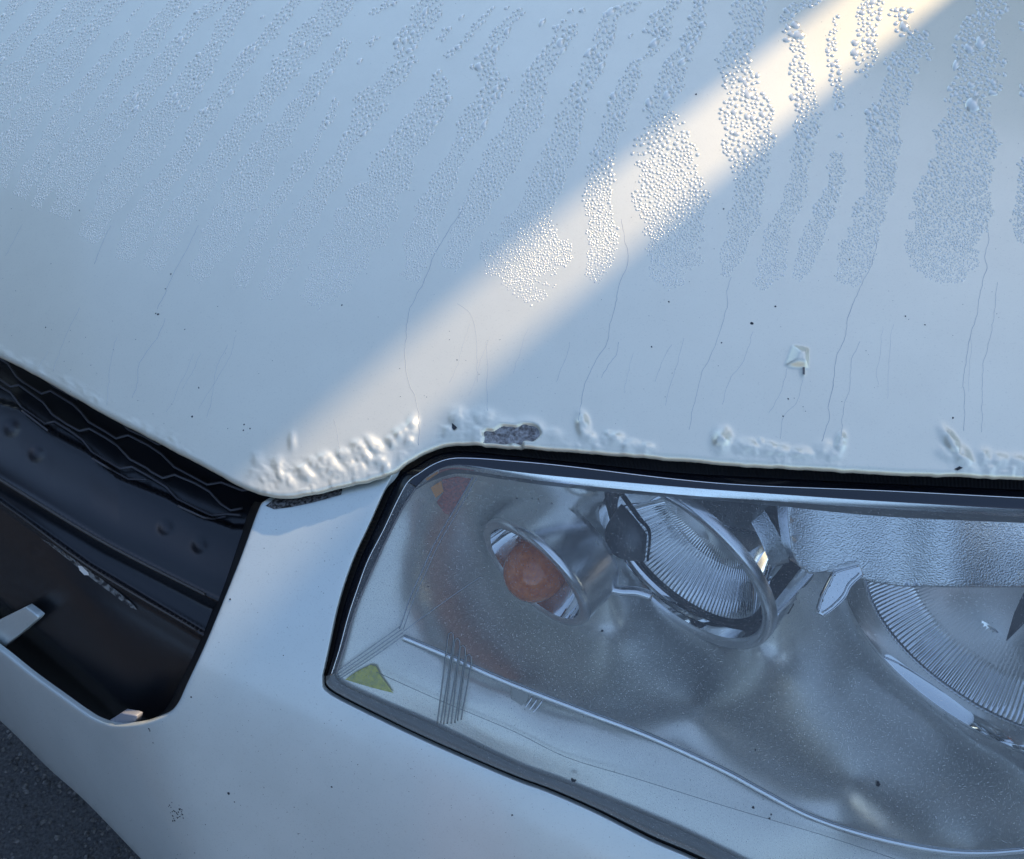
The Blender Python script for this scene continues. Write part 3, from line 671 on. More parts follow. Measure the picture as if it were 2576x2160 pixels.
# bezel: satin sheet behind the lens, dipping to the back of each lamp barrel
lens_poly = np.vstack([spline(T_5, 12)[::1], [(2800, 2500)], spline(B_2, 12)[::-1], spline(L_3, 12)[::-1]])
ang = np.linspace(0, 2*math.pi, 40, endpoint=False)
holes = []; ctrl = []
for lp, zb, rb in ((LT, -0.030, 0.93), (LL, -0.034, 0.985), (LH, -0.030, 0.99)):
    q0, _ = topx(lp.pt(lp.R, ang, 0.0)); dv = q0-q0.mean(0); dv /= np.linalg.norm(dv, axis=1, keepdims=True)
    kk = np.clip(0.5+0.75*(dv@np.array([0.77, -0.64])), 0, 1)           # 0 at the near lower side, 1 at the far side
    p = lp.pt(lp.R*(0.995*(1-kk)+rb*kk), ang, (-0.016 if lp is LT else -0.011)*(1-kk)+zb*kk); q, d = topx(p); holes.append(q)
    q1, d1 = topx(lp.pt(lp.R, ang, 0.0)); print('lamp', q1[::5].round(), ((d1-Db(q1[:, 0], q1[:, 1]))*1000).round(1)[::5])
    for k in range(0, 40, 2): ctrl.append((q[k, 0], q[k, 1], d[k], 1e-5))
per = resample(np.vstack([lens_poly, lens_poly[:1]]), 90)
for x, y in per: ctrl.append((x, y, float(Db(x, y))+(0.040 if y < 1400 and x > 1800 else 0.006), 4e-4))
for x, y, o in ((1020, 1450, 0.010), (1060, 1350, 0.012), (1010, 1588, 0.010), (950, 1560, 0.008), (1120, 1640, 0.010), (1297, 1717, 0.012), (1480, 1787, 0.013), (1703, 1876, 0.014), (1925, 1988, 0.013), (2181, 2095, 0.012), (2460, 2139, 0.012),
                (1750, 1770, 0.022), (2150, 1960, 0.022)):
    ctrl.append((x, y, float(Db(x, y))+o, 3e-3))
ctrl = np.array([c for c in ctrl if inside(lens_poly, np.array([c[0]]), np.array([c[1]]))[0] or dist_poly(lens_poly, np.array([c[0]]), np.array([c[1]]))[0] < 120])
def tps_fit(c):
    X = c[:, :2]/1000.0; z = c[:, 2]-Db(c[:, 0], c[:, 1]); n = len(X)
    r = np.linalg.norm(X[:, None]-X[None], axis=2); K = np.where(r > 0, r*r*np.log(r+1e-12), 0)+np.diag(c[:, 3])
    Pm = np.hstack([np.ones((n, 1)), X]); A = np.block([[K, Pm], [Pm.T, np.zeros((3, 3))]])
    return X, np.linalg.solve(A, np.concatenate([z, np.zeros(3)]))
tX, tw = tps_fit(ctrl)
def Dbez(px, py):
    px = np.asarray(px, float); py = np.asarray(py, float); q = np.stack([px, py], -1)/1000.0
    r = np.linalg.norm(q[..., None, :]-tX, axis=-1); K = np.where(r > 0, r*r*np.log(r+1e-12), 0)
    z = K@tw[:-3]+tw[-3]+q@tw[-2:]
    return Db(px, py)+np.maximum(z, 0.004)
def clip_poly_hole(h):
    return h
rr_ = Dbez(ctrl[:, 0], ctrl[:, 1])-ctrl[:, 2]; print('bezel residual mm', (rr_[ctrl[:, 3] < 1e-4]*1000).round(1))
v, f, n0 = cdt(lens_poly, 14)
keep = np.ones(len(f), bool); c = v[f].mean(1)
for h in holes: keep &= ~inside(h, c[:, 0], c[:, 1])
Vb = P(v[:, 0], v[:, 1], Dbez(v[:, 0], v[:, 1]))
headlight = mesh_obj('headlight', Vb, f[keep], M_satin, car)
tag(headlight, 'headlight with satin silver bezel and chrome reflectors behind a clear lens')

# turn signal
LT.revolve('signal_ring', [(1.0, -0.030), (1.0, -0.004), (0.995, -0.0015), (0.97, 0.0), (0.88, 0.0005), (0.845, -0.001)], M_ring, headlight, 96)
LT.revolve('signal_barrel', [(0.93, -0.034), (0.965, -0.018), (1.003, -0.0035)], M_ring, headlight, 64)
LT.revolve('signal_reflector', [(0.845, -0.001), (0.82, -0.006), (0.76, -0.014), (0.62, -0.022), (0.40, -0.029), (0.0, -0.032)], M_chrome, headlight, 40, clip=False)
def ellipsoid(name, o, A, e1, e2, ra, r1, r2, mat, parent, a=0, seg=28, ring=16):
    V = []; F = []
    for i in range(ring+1):
        th = math.pi*i/ring
        for j in range(seg):
            ph = 2*math.pi*j/seg; V.append(o+A*ra*math.cos(th)+e1*r1*math.sin(th)*math.cos(ph)+e2*r2*math.sin(th)*math.sin(ph))
    for i in range(ring):
        for j in range(seg):
            j2 = (j+1) % seg; F.append((i*seg+j, (i+1)*seg+j, (i+1)*seg+j2, i*seg+j2))
    return mesh_obj(name, V, F, mat, parent)
pa = P(np.array(1330.0), np.array(1452.0), np.array(dT+0.004))
ellipsoid('amber_bulb', LT.pt(0.12*LT.R, 2.6, -0.006), LT.A, LT.e1, LT.e2, LT.R*0.50, LT.R*0.46, LT.R*0.46, M_amber, headlight)

# low beam
LL.revolve('low_beam_barrel', [(0.975, -0.050), (0.985, -0.030), (1.003, -0.006)], M_chrome, headlight, 120)
LL.revolve('low_beam_ring', [(1.003, -0.006), (0.998, -0.002), (0.98, 0.0), (0.93, 0.0005), (0.90, -0.001), (0.885, -0.003)], M_ring, headlight, 120)
LL.revolve('low_beam_collar', [(0.885, -0.003), (0.87, -0.011), (0.855, -0.013)], M_chrome, headlight, 120)
LL.revolve('low_beam_gasket', [(0.855, -0.0125), (0.84, -0.0105), (0.79, -0.0115), (0.78, -0.014)], M_black, headlight, 120)
def fl(amp, n, k0, k1, a0, a1):
    def g_(k, a):
        aa = (a+math.pi) % (2*math.pi)-math.pi
        m = np.clip((np.abs(aa)-a0)/0.15, 0, 1)
        return amp*np.abs(np.sin(a*n/2))*m*(1.0 if k0 <= k <= k1 else 0.0)
    return g_
LL.revolve('low_beam_reflector', [(0.78, -0.013), (0.76, -0.016), (0.70, -0.023), (0.62, -0.031), (0.53, -0.039), (0.51, -0.0395), (0.40, -0.046), (0.22, -0.051), (0.0, -0.053)], M_chrome, headlight, 1000, fl(0.0016, 120, 1, 4, 1.75, 3.2))
# grey cap that shades the bulb
sheet('bulb_shield', [tuple(p) for p in spline([(1563, 1268), (1540, 1300), (1524, 1330), (1524, 1362), (1540, 1390), (1570, 1406), (1620, 1411)], 8)]+[(1623, 1380), (1626, 1345), (1600, 1310)], 9,
      lambda x, y: Db(x, y)+0.026+0.010*(((x-1590)/70)**2+((y-1360)/80)**2), M_shield, headlight, thick=0.006, lip=0.001)
ribbon('shield_edge', [([(1556, 1242), (1580, 1275), (1604, 1308), (1630, 1340), (1626, 1412)], 0.0225), ([(1570, 1240), (1592, 1270), (1616, 1304), (1638, 1338), (1632, 1412)], 0.026)], M_black, headlight, 8)

# high beam
LH.revolve('high_beam_ring', [(1.0, -0.050), (1.0, -0.004), (0.995, -0.001), (0.982, 0.0), (0.965, -0.001)], M_ring, headlight, 160)
LH.revolve('high_beam_collar', [(0.965, -0.001), (0.93, -0.008), (0.875, -0.013)], M_chrome, headlight, 160)
LH.revolve('high_beam_bead', [(0.880, -0.0125), (0.872, -0.0105), (0.864, -0.0125), (0.868, -0.015)], M_ring, headlight, 720, lambda k, a: 0.0012*np.abs(np.sin(a*90))*(k == 1))
LH.revolve('high_beam_reflector', [(0.868, -0.0135), (0.855, -0.018), (0.80, -0.026), (0.74, -0.033), (0.71, -0.037), (0.69, -0.0375), (0.55, -0.052), (0.40, -0.062), (0.2, -0.069), (0.0, -0.072)], M_chrome, headlight, 1000, fl(0.0014, 170, 1, 4, 0.9, 3.2))
# grained brow between the two big lamps
brow = [(1985, 1252), (2100, 1264), (2230, 1280), (2576, 1298), (2800, 1308), (2800, 1470), (2576, 1474), (2400, 1474), (2270, 1472), (2200, 1462), (2120, 1438), (2070, 1436), (2040, 1440), (2012, 1420), (1996, 1380), (1988, 1320)]
sheet('grained_brow', brow, 12, lambda x, y: Db(x, y)+0.010+0.00004*(y-1280)+0.0042*np.cos((x-2130)/95.0)+0.0012*np.cos((x-2030)/37.0), M_chrome_grain, headlight, thick=0.012, lip=0.0012)

ledge = [(1017, 1597), (1120, 1640), (1187, 1670), (1297, 1717), (1480, 1787), (1600, 1832), (1703, 1876), (1832, 1937), (1925, 1988), (2041, 2048), (2181, 2095), (2343, 2130), (2460, 2139), (2576, 2132), (2760, 2110)]
ribbon('bezel_ledge', [([(x+2, y-3) for x, y in ledge], 0.0125), (ledge, 0.0040), ([(x-3, y+9) for x, y in ledge], 0.0034), ([(x-5, y+15) for x, y in ledge], 0.0050)], M_ring, headlight, 12)
px_tube('chrome_link', [(1488, 1452), (1520, 1474), (1560, 1486), (1600, 1488), (1640, 1500)], 0.0032, M_ring, headlight, 0.045, Db, 8, True, 12)
fin = [(2058, 1540), (2070, 1500), (2092, 1458), (2102, 1440), (2160, 1422), (2170, 1446), (2140, 1474), (2126, 1502), (2096, 1532), (2072, 1548)]
sheet('bezel_fin', fin, 8, lambda x, y: Db(x, y)+0.018, M_chrome, headlight, thick=0.004, lip=0.0008)
px_tube('bezel_fin_edge', fin[:5], 0.0006, M_chrome, headlight, 0.0148); px_tube('bezel_fin_edge', fin[5:], 0.0006, M_chrome, headlight, 0.0148)
# clear lens with its ribs
lp2 = np.vstack([spline(T_3, 12), [(2800, 2500)], spline(B_1, 12)[::-1], spline(L_2, 12)[::-1]])
lens = sheet('lens', lp2, 16, lambda x, y: Db(x, y)+0.0005, M_lens, headlight)
tag(lens, 'clear plastic lens, dusty and lightly scratched')
ridge_g = pbr('dark_rib_outline', (0.16, 0.18, 0.18), 0.12, coat=1.0); ridge_l = pbr('lens_crease', (0.42, 0.46, 0.50), 0.10, 0.3, coat=1.0)
for (x0, y0), (x1, y1) in zip(((1135, 1590), (1151, 1605), (1165, 1623), (1180, 1645)), ((1101, 1820), (1117, 1822), (1136, 1820), (1152, 1812))):
    px_tube('lens_rib_outline', [(x1-1, y1), (x0-9, y0+22), (x0-6, y0+4), (x0, y0), (x0+5, y0+6), (x0+6, y0+24), (x1+8, y1-2)], 0.00045, ridge_g, headlight, -0.0004, Db, 6, False, 6)  # dark tubes stand in for the clear ribs' refracted outlines
def crease(pts, wd, off, m=None): px_tube('lens_crease', pts, 0.00022*wd, m or ridge_l, headlight, off, Db, 8, True, 6)
crease([(1190, 1199), (1146, 1276), (1095, 1364), (1060, 1440), (1033, 1500), (1005, 1581)], 1.7, 0.003); crease([(1200, 1201), (1156, 1278), (1105, 1366), (1070, 1442), (1043, 1502), (1014, 1583)], 1.2, 0.003)
for k, o in enumerate((-8, 0, 8, 15)): crease([(1010+o*0.4, 1583+o), (930+o*0.5, 1640+o*0.9), (846+o*0.5, 1698+o*0.7)], 1.2, 0.003)
crease([(1015, 1588), (1080, 1540), (1150, 1490), (1210, 1450)], 1.0, 0.004)
crease([(1017, 1597), (1120, 1640), (1187, 1670), (1297, 1717), (1480, 1787), (1600, 1832), (1703, 1876), (1832, 1937), (1925, 1988), (2041, 2048), (2181, 2095), (2343, 2130), (2460, 2139), (2576, 2132)], 1.8, 0.003)
crease([(947, 1690), (1103, 1760), (1287, 1837), (1427, 1905), (1600, 1958), (1832, 2030), (2065, 2099), (2251, 2160)], 0.8, 0.0015, ridge_g)
qx, qy = rng.uniform(900, 2570, 1500), rng.uniform(1250, 2150, 1500)
specks('lens_dirt', [(1440, 1961, 5.0), (1446, 1963, 4.0), (2210, 1973, 5.0), (2208, 1968, 3.5), (1515, 1587, 3.2), (1077, 1475, 1.8), (1260, 1675, 2.2), (1900, 1886, 2.8), (1895, 2030, 3.5), (1935, 2058, 3.0), (1940, 2048, 2.6)]+[(x, y, rng.uniform(0.4, 1.1)) for x, y, ok_ in zip(qx, qy, inside(lens_poly, qx, qy)) if ok_], lambda x, y: Db(x, y)-0.0002, headlight, M_dirt)
# little beige bracket seen through the lens
sheet('lamp_bracket', [(1290, 1727), (1316, 1733), (1330, 1745), (1325, 1757), (1300, 1785), (1272, 1802), (1276, 1780), (1288, 1755)], 6, lambda x, y: Db(x, y)+0.006, pbr('beige_plastic', (0.50, 0.48, 0.42), 0.5), headlight, thick=0.003, lip=0.0008)
for k in range(3): px_tube('bracket_flute', [(1340+k*13, 1752+k*4), (1322+k*13, 1778+k*3), (1298+k*13, 1800+k*2)], 0.0007, M_ring, headlight, 0.007)

M_amber_refl = pbr('amber_reflection_dark', (0.60, 0.17, 0.10), 0.35, coat=0.5, var=(700, (0.28, 0.09, 0.06), 0.40, 0.60)); M_amber_refl2 = pbr('amber_reflection_light', (0.85, 0.36, 0.08), 0.35, coat=0.5)  # colour stands in for the amber bulb's reflection in the bezel
sheet('amber_reflection', [(1112, 1206), (1150, 1198), (1188, 1204), (1160, 1252), (1136, 1296), (1118, 1290), (1098, 1262), (1116, 1238)], 7, lambda x, y: Db(x, y)+0.0045, M_amber_refl, headlight)
sheet('amber_reflection', [(1083, 1226), (1110, 1209), (1116, 1236), (1096, 1252)], 7, lambda x, y: Db(x, y)+0.0043, M_amber_refl2, headlight)
sheet('plant_reflection', [(932, 1672), (946, 1676), (958, 1700), (990, 1743), (930, 1728), (868, 1709), (895, 1690)], 7, lambda x, y: Db(x, y)+0.0042, pbr('reflected_plant_tint', (0.80, 0.74, 0.12), 0.4, var=(300, (0.55, 0.55, 0.12), 0.4, 0.6)), headlight)  # colour stands in for a plant mirrored in the bezel
# surround: rubber, flanges and bevels round the lens
J_o = L_o[::-1]+T_he[1:]; J_1 = L_1[::-1]+T_1[1:]; J_2 = L_2[::-1]+T_2[1:]
ribbon('upper_gasket', [(J_o, 0.030), ([(x+2, y+3) for x, y in J_o], 0.010), (J_1, 0.006)], M_rubber, headlight, 5, rib=0.0004, smooth=False)
ribbon('upper_flange', [(J_1, 0.0075), ([(x-1, y-2) for x, y in J_2], 0.0015), (J_2, 0.0008)], M_flange, headlight, 8)
px_tube('flange_line', J_2, 0.00028, M_ring, headlight, 0.0006)
ribbon('lens_lip', [(T_2, 0.0012), ([(x, y-4) for x, y in T_3], 0.0016), (T_3, 0.0012)], M_flange, headlight, 10)
ribbon('chrome_trim', [(T_3, 0.0008), ([((a+c)/2, (b+d)/2) for (a, b), (c, d) in zip(T_3, T_4)], 0.0013), (T_4, 0.0019)], M_trim, headlight, 10)
ribbon('trim_return', [(T_4, 0.0019), (T_5, 0.0060), ([(x, y+2) for x, y in T_5], 0.030)], M_grey_edge, headlight, 10)
ribbon('side_flange', [(L_2, 0.0010), (L_3, 0.0030)], M_flange, headlight, 8)
px_tube('flange_line', L_3, 0.0006, pbr('pale_lens_edge', (0.42, 0.36, 0.33), 0.3), headlight, 0.0016)
ribbon('lower_gasket', [([L_o[-1]]+B_o, 0.016), ([(L_o[-1][0]+4, L_o[-1][1])]+[(x+3, y-4) for x, y in B_o], 0.007), ([L_1[-1]]+B_1, 0.0052)], M_rubber, headlight, 8)
ribbon('lower_flange', [([L_1[-1]]+B_1, 0.0040), ([((a+c)/2, (b+d)/2) for (a, b), (c, d) in zip([L_1[-1]]+B_1, [L_3[-1]]+B_2)], 0.0010), ([L_3[-1]]+B_2, 0.0026)], M_grey_edge, headlight, 8)
# dark tray that closes the lamp and the engine bay from behind
ribbon('lamp_tray', [([(x, y-70) for x, y in T_he], 0.05), (T_5, 0.20), ([(1010, 1500), (1100, 1560), (1300, 1620), (1600, 1700), (1900, 1800), (2200, 1900), (2400, 2000), (2500, 2050), (2600, 2080), (2700, 2100), (2750, 2110), (2850, 2120)], 0.24), ([(x, y+40) for x, y in [(808, 1716)]+B_o], 0.05)], M_black, headlight, 20)
tb = Vector(P(np.array(862.0), np.array(1227.0), np.array(float(Db(862, 1227))+0.008)))
ellipsoid('bump_stop', np.array(tb), Zd, Fd, Ld, 0.0035, 0.0035, 0.0045, M_rubber, bumper, seg=16, ring=10)

# ------------------------------------------------------------------ water beads
bands = [
 [(60, -20, 20), (45, 0, 20), (10, 45, 18), (-20, 80, 18)],
 [(145, -25, 20), (125, 0, 20), (85, 50, 20), (50, 90, 25), (10, 130, 28), (-30, 170, 28)],
 [(240, -30, 35), (215, 0, 35), (165, 60, 38), (115, 110, 38), (75, 155, 38), (40, 195, 45), (15, 240, 45), (-20, 290, 45)],
 [(320, -25, 25), (300, 0, 25), (255, 50, 28), (205, 105, 32), (175, 150, 38), (135, 195, 40), (95, 255, 38), (60, 310, 38), (30, 360, 38), (10, 410, 36), (-10, 460, 34)],
 [(365, -5, 5), (345, 25, 5), (325, 50, 4)], [(322, 85, 8), (300, 115, 20), (270, 145, 14), (250, 175, 22), (220, 215, 24), (185, 255, 28), (160, 285, 28), (145, 320, 28), (120, 360, 26), (100, 400, 28), (80, 430, 28), (50, 490, 22)],
 [(470, -20, 26), (450, 10, 26), (415, 45, 30), (385, 85, 30), (355, 130, 26), (325, 160, 22), (300, 195, 18), (275, 235, 18), (250, 270, 22), (225, 300, 22), (200, 335, 20), (175, 370, 18), (155, 405, 20), (135, 440, 22), (110, 475, 20), (90, 520, 14)],
 [(560, -10, 18), (540, 15, 22), (500, 40, 22), (475, 75, 20), (440, 120, 28), (410, 165, 28), (380, 205, 30), (345, 250, 34), (315, 285, 34), (285, 320, 36), (255, 355, 36), (225, 395, 40), (195, 440, 45), (175, 490, 40), (150, 540, 30)],
 [(635, -25, 26), (610, 5, 26), (570, 60, 30), (545, 110, 30), (510, 160, 36), (475, 215, 36), (440, 260, 40), (400, 300, 42), (380, 350, 42), (350, 395, 45), (320, 440, 48), (290, 480, 44), (260, 530, 40), (220, 600, 30)],
 [(750, -20, 18), (735, 10, 20), (700, 55, 20), (670, 95, 22), (640, 120, 20), (615, 155, 24), (585, 195, 22), (555, 240, 22), (530, 280, 26), (500, 320, 32), (480, 365, 28), (445, 420, 28), (415, 455, 32), (390, 490, 36), (365, 540, 38), (330, 600, 36), (310, 650, 26)],
 [(890, -30, 45), (860, 0, 45), (820, 50, 45), (780, 85, 45), (750, 130, 42), (720, 165, 42), (700, 200, 40), (670, 240, 38), (640, 285, 38), (605, 320, 28), (585, 350, 26), (560, 390, 28), (525, 430, 34), (500, 470, 38), (470, 515, 40), (440, 560, 42), (410, 620, 42), (380, 670, 30)],
 [(990, -5, 18), (975, 12, 18), (935, 32, 12)], [(870, 105, 14), (850, 145, 20), (820, 175, 22), (785, 220, 26), (755, 265, 28), (725, 310, 42), (690, 350, 46), (655, 400, 50), (635, 440, 52), (605, 490, 52), (575, 540, 50), (550, 600, 50), (520, 650, 42), (490, 700, 25)],
 [(845, 255, 10), (830, 295, 14), (805, 330, 7), (790, 375, 10), (765, 410, 26), (735, 450, 18), (705, 490, 20), (680, 530, 22), (655, 575, 24), (640, 620, 22), (620, 670, 24), (600, 720, 20)],
 [(1100, -20, 40), (1080, 5, 40), (1060, 60, 36), (1025, 95, 32), (1015, 130, 26), (1035, 150, 20), (980, 205, 40), (940, 240, 42), (920, 290, 42), (895, 330, 26), (870, 370, 26), (850, 405, 24), (825, 450, 36), (800, 490, 36), (770, 540, 40), (735, 600, 44), (715, 650, 42), (690, 700, 36), (670, 750, 20)],
 [(1240, 20, 6), (1200, 62, 13), (1165, 105, 8), (1145, 125, 12), (1120, 140, 10)], [(1095, 185, 16), (1110, 210, 26), (1100, 250, 44), (1065, 300, 56), (1030, 345, 66), (1000, 390, 66), (975, 450, 70), (940, 510, 75), (915, 560, 78), (880, 610, 80), (850, 660, 75), (820, 710, 60), (780, 760, 40)],
 [(1125, 72, 8), (1105, 95, 14)], [(945, 95, 10), (930, 110, 10)],
 [(1310, 30, 16), (1270, 65, 16), (1240, 120, 26), (1215, 165, 28), (1250, 200, 30), (1235, 240, 26), (1200, 280, 38), (1180, 330, 38), (1155, 370, 24), (1150, 395, 26), (1130, 420, 28), (1120, 450, 32), (1095, 500, 38), (1070, 550, 42), (1060, 600, 44), (1050, 650, 38), (1030, 700, 28)],
 [(1430, 60, 28), (1415, 100, 28), (1385, 140, 32), (1345, 195, 36), (1345, 235, 40), (1325, 285, 45), (1295, 335, 48), (1270, 380, 46), (1245, 430, 48), (1215, 480, 44), (1195, 530, 36), (1165, 580, 34), (1150, 620, 30), (1130, 670, 26)],
 [(1600, 10, 20), (1540, 35, 18), (1515, 100, 28), (1500, 150, 20), (1480, 190, 30), (1455, 240, 26), (1435, 290, 42), (1430, 330, 36), (1410, 380, 40), (1385, 430, 46), (1345, 530, 62), (1325, 600, 100), (1325, 660, 115), (1330, 700, 105), (1300, 740, 80)],
 [(1700, 0, 18), (1650, 60, 36), (1665, 100, 26), (1645, 130, 18), (1600, 155, 14), (1590, 195, 22), (1570, 225, 30), (1555, 265, 32), (1545, 310, 30), (1530, 350, 28), (1515, 400, 34), (1510, 450, 38), (1500, 500, 46), (1512, 560, 48), (1518, 610, 48), (1508, 660, 40), (1490, 700, 25)],
 [(1775, -10, 22), (1755, 20, 22), (1755, 60, 20), (1735, 100, 24), (1715, 145, 24), (1690, 175, 32), (1690, 210, 42), (1660, 255, 42), (1655, 290, 36), (1680, 320, 60), (1672, 380, 82), (1690, 430, 100), (1690, 500, 102), (1695, 560, 96), (1700, 620, 86), (1690, 670, 72), (1660, 710, 42)],
 [(1900, -20, 45), (1880, 20, 45), (1885, 60, 42), (1860, 110, 42), (1840, 150, 42), (1860, 190, 48), (1878, 250, 66), (1880, 320, 70), (1885, 380, 66), (1890, 430, 60), (1885, 480, 54), (1875, 540, 45), (1860, 590, 38), (1840, 640, 30), (1825, 690, 15)],
 [(2060, 0, 14), (2000, 20, 28), (1975, 45, 18), (1995, 85, 28), (2010, 130, 16), (2010, 170, 26), (2020, 210, 36), (2025, 255, 34), (2045, 285, 34), (2030, 310, 38), (2025, 360, 34), (2015, 400, 26), (2010, 450, 24), (1995, 510, 28), (1975, 545, 32), (1955, 590, 36), (1950, 640, 36), (1935, 690, 34), (1910, 720, 20)],
 [(2105, 40, 8), (2090, 120, 12), (2100, 170, 16), (2105, 200, 22), (2110, 230, 14), (2110, 265, 10)], [(2105, 385, 16), (2102, 420, 22), (2110, 450, 24), (2090, 490, 28), (2075, 530, 30), (2050, 580, 28), (2035, 630, 24), (2020, 670, 24), (2005, 700, 16)],
 [(2195, -10, 30), (2190, 20, 30), (2180, 70, 26), (2180, 110, 34), (2172, 160, 24), (2168, 188, 14)],
 [(2265, 20, 28), (2270, 70, 26), (2310, 95, 36), (2315, 130, 30), (2270, 150, 45), (2260, 200, 45), (2250, 250, 40), (2220, 290, 40), (2225, 330, 50), (2220, 380, 52), (2215, 430, 45), (2215, 480, 38), (2190, 520, 42), (2180, 570, 42), (2160, 620, 46), (2145, 670, 44), (2130, 710, 30)],
 [(2500, -20, 40), (2490, 20, 40), (2470, 60, 50), (2450, 100, 65), (2460, 140, 60), (2470, 180, 60), (2450, 220, 60), (2430, 260, 60), (2440, 310, 80), (2430, 360, 90), (2420, 420, 95), (2405, 470, 95), (2395, 520, 100), (2385, 570, 105), (2370, 620, 105), (2350, 660, 100), (2330, 690, 70)],
 [(2572, 55, 8), (2572, 75, 8)], [(2575, 215, 12), (2580, 240, 12)], [(2570, 405, 12), (2585, 450, 26), (2585, 500, 26), (2570, 550, 28), (2590, 600, 40)]]
def drops():
    out_ = []; cell = 8.0; grid = {}
    cand = []
    for bd in bands:
        c = resample(np.array(bd, float), 6)
        ph = rng.uniform(0, 100)
        for k, (x, y, hw) in enumerate(c):
            d = c[min(k+1, len(c)-1)][:2]-c[max(k-1, 0)][:2]; d = d/(np.linalg.norm(d)+1e-9); nx, ny = -d[1], d[0]
            wob = hw*(0.25+0.72*abs(d[1]))*0.90*(1+0.26*float(fbm(np.array(y+ph*9), np.array(x), 26, 21)))
            m = int(0.9*wob*2*6/22)+1
            for _ in range(m*3):
                u = rng.uniform(-1, 1)*wob; s = rng.uniform(-4, 4); cand.append((x+nx*u+d[0]*s, y+ny*u+d[1]*s, d[0], d[1]))
    rng.shuffle(cand); cand = np.array(cand); PT = fbm(cand[:, 0], cand[:, 1], 60, 33)
    for (x, y, dx, dy), pt_ in zip(cand.tolist(), PT.tolist()):
        f_ = min(max((x-150)/1250, 0), 1); base = 3.3+3.6*f_
        g_ = min(max((y-120)/480, 0), 1); r = base*(1-0.50*g_)
        big = rng.random()
        patchy = 1+0.22*pt_
        r *= patchy*(rng.uniform(0.72, 1.15) if big < 0.86 else rng.uniform(1.2, 1.9 if g_ < 0.5 else 1.35))
        fade = min(max((y-450+60*pt_-0.04*x)/270, 0), 1)
        if rng.random() < fade*0.6: continue
        r = max(r*(1-0.35*fade), 1.5)
        i, j = int(x//cell), int(y//cell); ok = True; R_ = 3
        for a in range(i-R_, i+R_+1):
            for b_ in range(j-R_, j+R_+1):
                for (qx, qy, qr) in grid.get((a, b_), ()):
                    if (qx-x)**2+(qy-y)**2 < (0.86*(qr+r))**2: ok = False; break
                if not ok: break
            if not ok: break
        if not ok: continue
        grid.setdefault((i, j), []).append((x, y, r)); out_.append((x, y, r, dx, dy, 0.33*(1-0.4*fade)))
    return np.array(out_)
DR = drops()
# a few stray beads in the cleared channels
stray = np.array([(905, 153, 7, -.6, .8, .3), (1160, 43, 8, -.6, .8, .3), (1363, 56, 10, -.5, .85, .3), (1465, 25, 9, -.5, .85, .3), (1435, 28, 8, -.5, .85, .3), (1585, 90, 6, -.5, .85, .3), (2115, 340, 8, -.2, .95, .3), (1290, 230, 5, -.5, .85, .3), (660, 42, 6, -.6, .8, .3), (2450, 262, 19, -.3, .9, .42), (2440, 120, 14, -.3, .9, .35), (2470, 105, 15, -.3, .9, .35), (2010, 88, 15, -.4, .9, .35), (1480, 133, 10, -.5, .85, .3), (1275, 20, 6, -.6, .8, .3), (1395, 68, 6, -.5, .85, .3)])
DR = np.vstack([stray, DR])
order = np.argsort(-DR[:, 2]); DR = DR[order]
px2m = Dh(DR[:, 0], DR[:, 1])/FOC
Pd, nd = on_hood(DR[:, 0], DR[:, 1], 0.0)
# local axes on the paint
p2, _ = on_hood(DR[:, 0]+DR[:, 3]*4, DR[:, 1]+DR[:, 4]*4, 0.0)
ax = p2-Pd; ax -= nd*(ax*nd).sum(1, keepdims=True); ax /= np.linalg.norm(ax, axis=1, keepdims=True); ay = np.cross(nd, ax)
K = 9
def dome(k, seed):
    r_ = np.random.default_rng(seed); rr = 1+0.24*np.interp(np.arange(k), np.arange(k), r_.uniform(-1, 1, k)); a = np.arange(k)*2*math.pi/k+r_.uniform(0, 1)
    rings = [(1.06, -0.10), (0.96, 0.34), (0.72, 0.74), (0.36, 0.96)]
    V = [(q*rr[j]*math.cos(a[j]), q*rr[j]*math.sin(a[j]), z) for q, z in rings for j in range(k)]+[(0, 0, 1.02)]
    Q = [(r*k+j, r*k+(j+1) % k, (r+1)*k+(j+1) % k, (r+1)*k+j) for r in range(3) for j in range(k)]
    T_ = [(3*k+j, 3*k+(j+1) % k, 4*k) for j in range(k)]
    return np.array(V), np.array(Q), np.array(T_)
NBIG = 300
proto = []
for s in range(10):
    V, Q, T_ = dome(K, 100+s); me_o = np_mesh('water_drop', V, T_, Q, M_drop); proto.append(me_o)
for i in range(NBIG):
    s = i % 10; o = proto[s] if i < 10 else proto[s].copy()
    if i >= 10: COL.objects.link(o)
    r = DR[i, 2]*px2m[i]*1.0; e = 1.0+0.8*random.random()**2
    Mx = Matrix(((ax[i, 0]*r*e, ay[i, 0]*r, nd[i, 0]*r*DR[i, 5]*1.5, Pd[i, 0]), (ax[i, 1]*r*e, ay[i, 1]*r, nd[i, 1]*r*DR[i, 5]*1.5, Pd[i, 1]), (ax[i, 2]*r*e, ay[i, 2]*r, nd[i, 2]*r*DR[i, 5]*1.5, Pd[i, 2]), (0, 0, 0, 1)))
    o.matrix_world = Mx
    tag(o, 'large bead of water standing among smaller beads on the white hood', 'water drop', 'larger water beads on the hood')
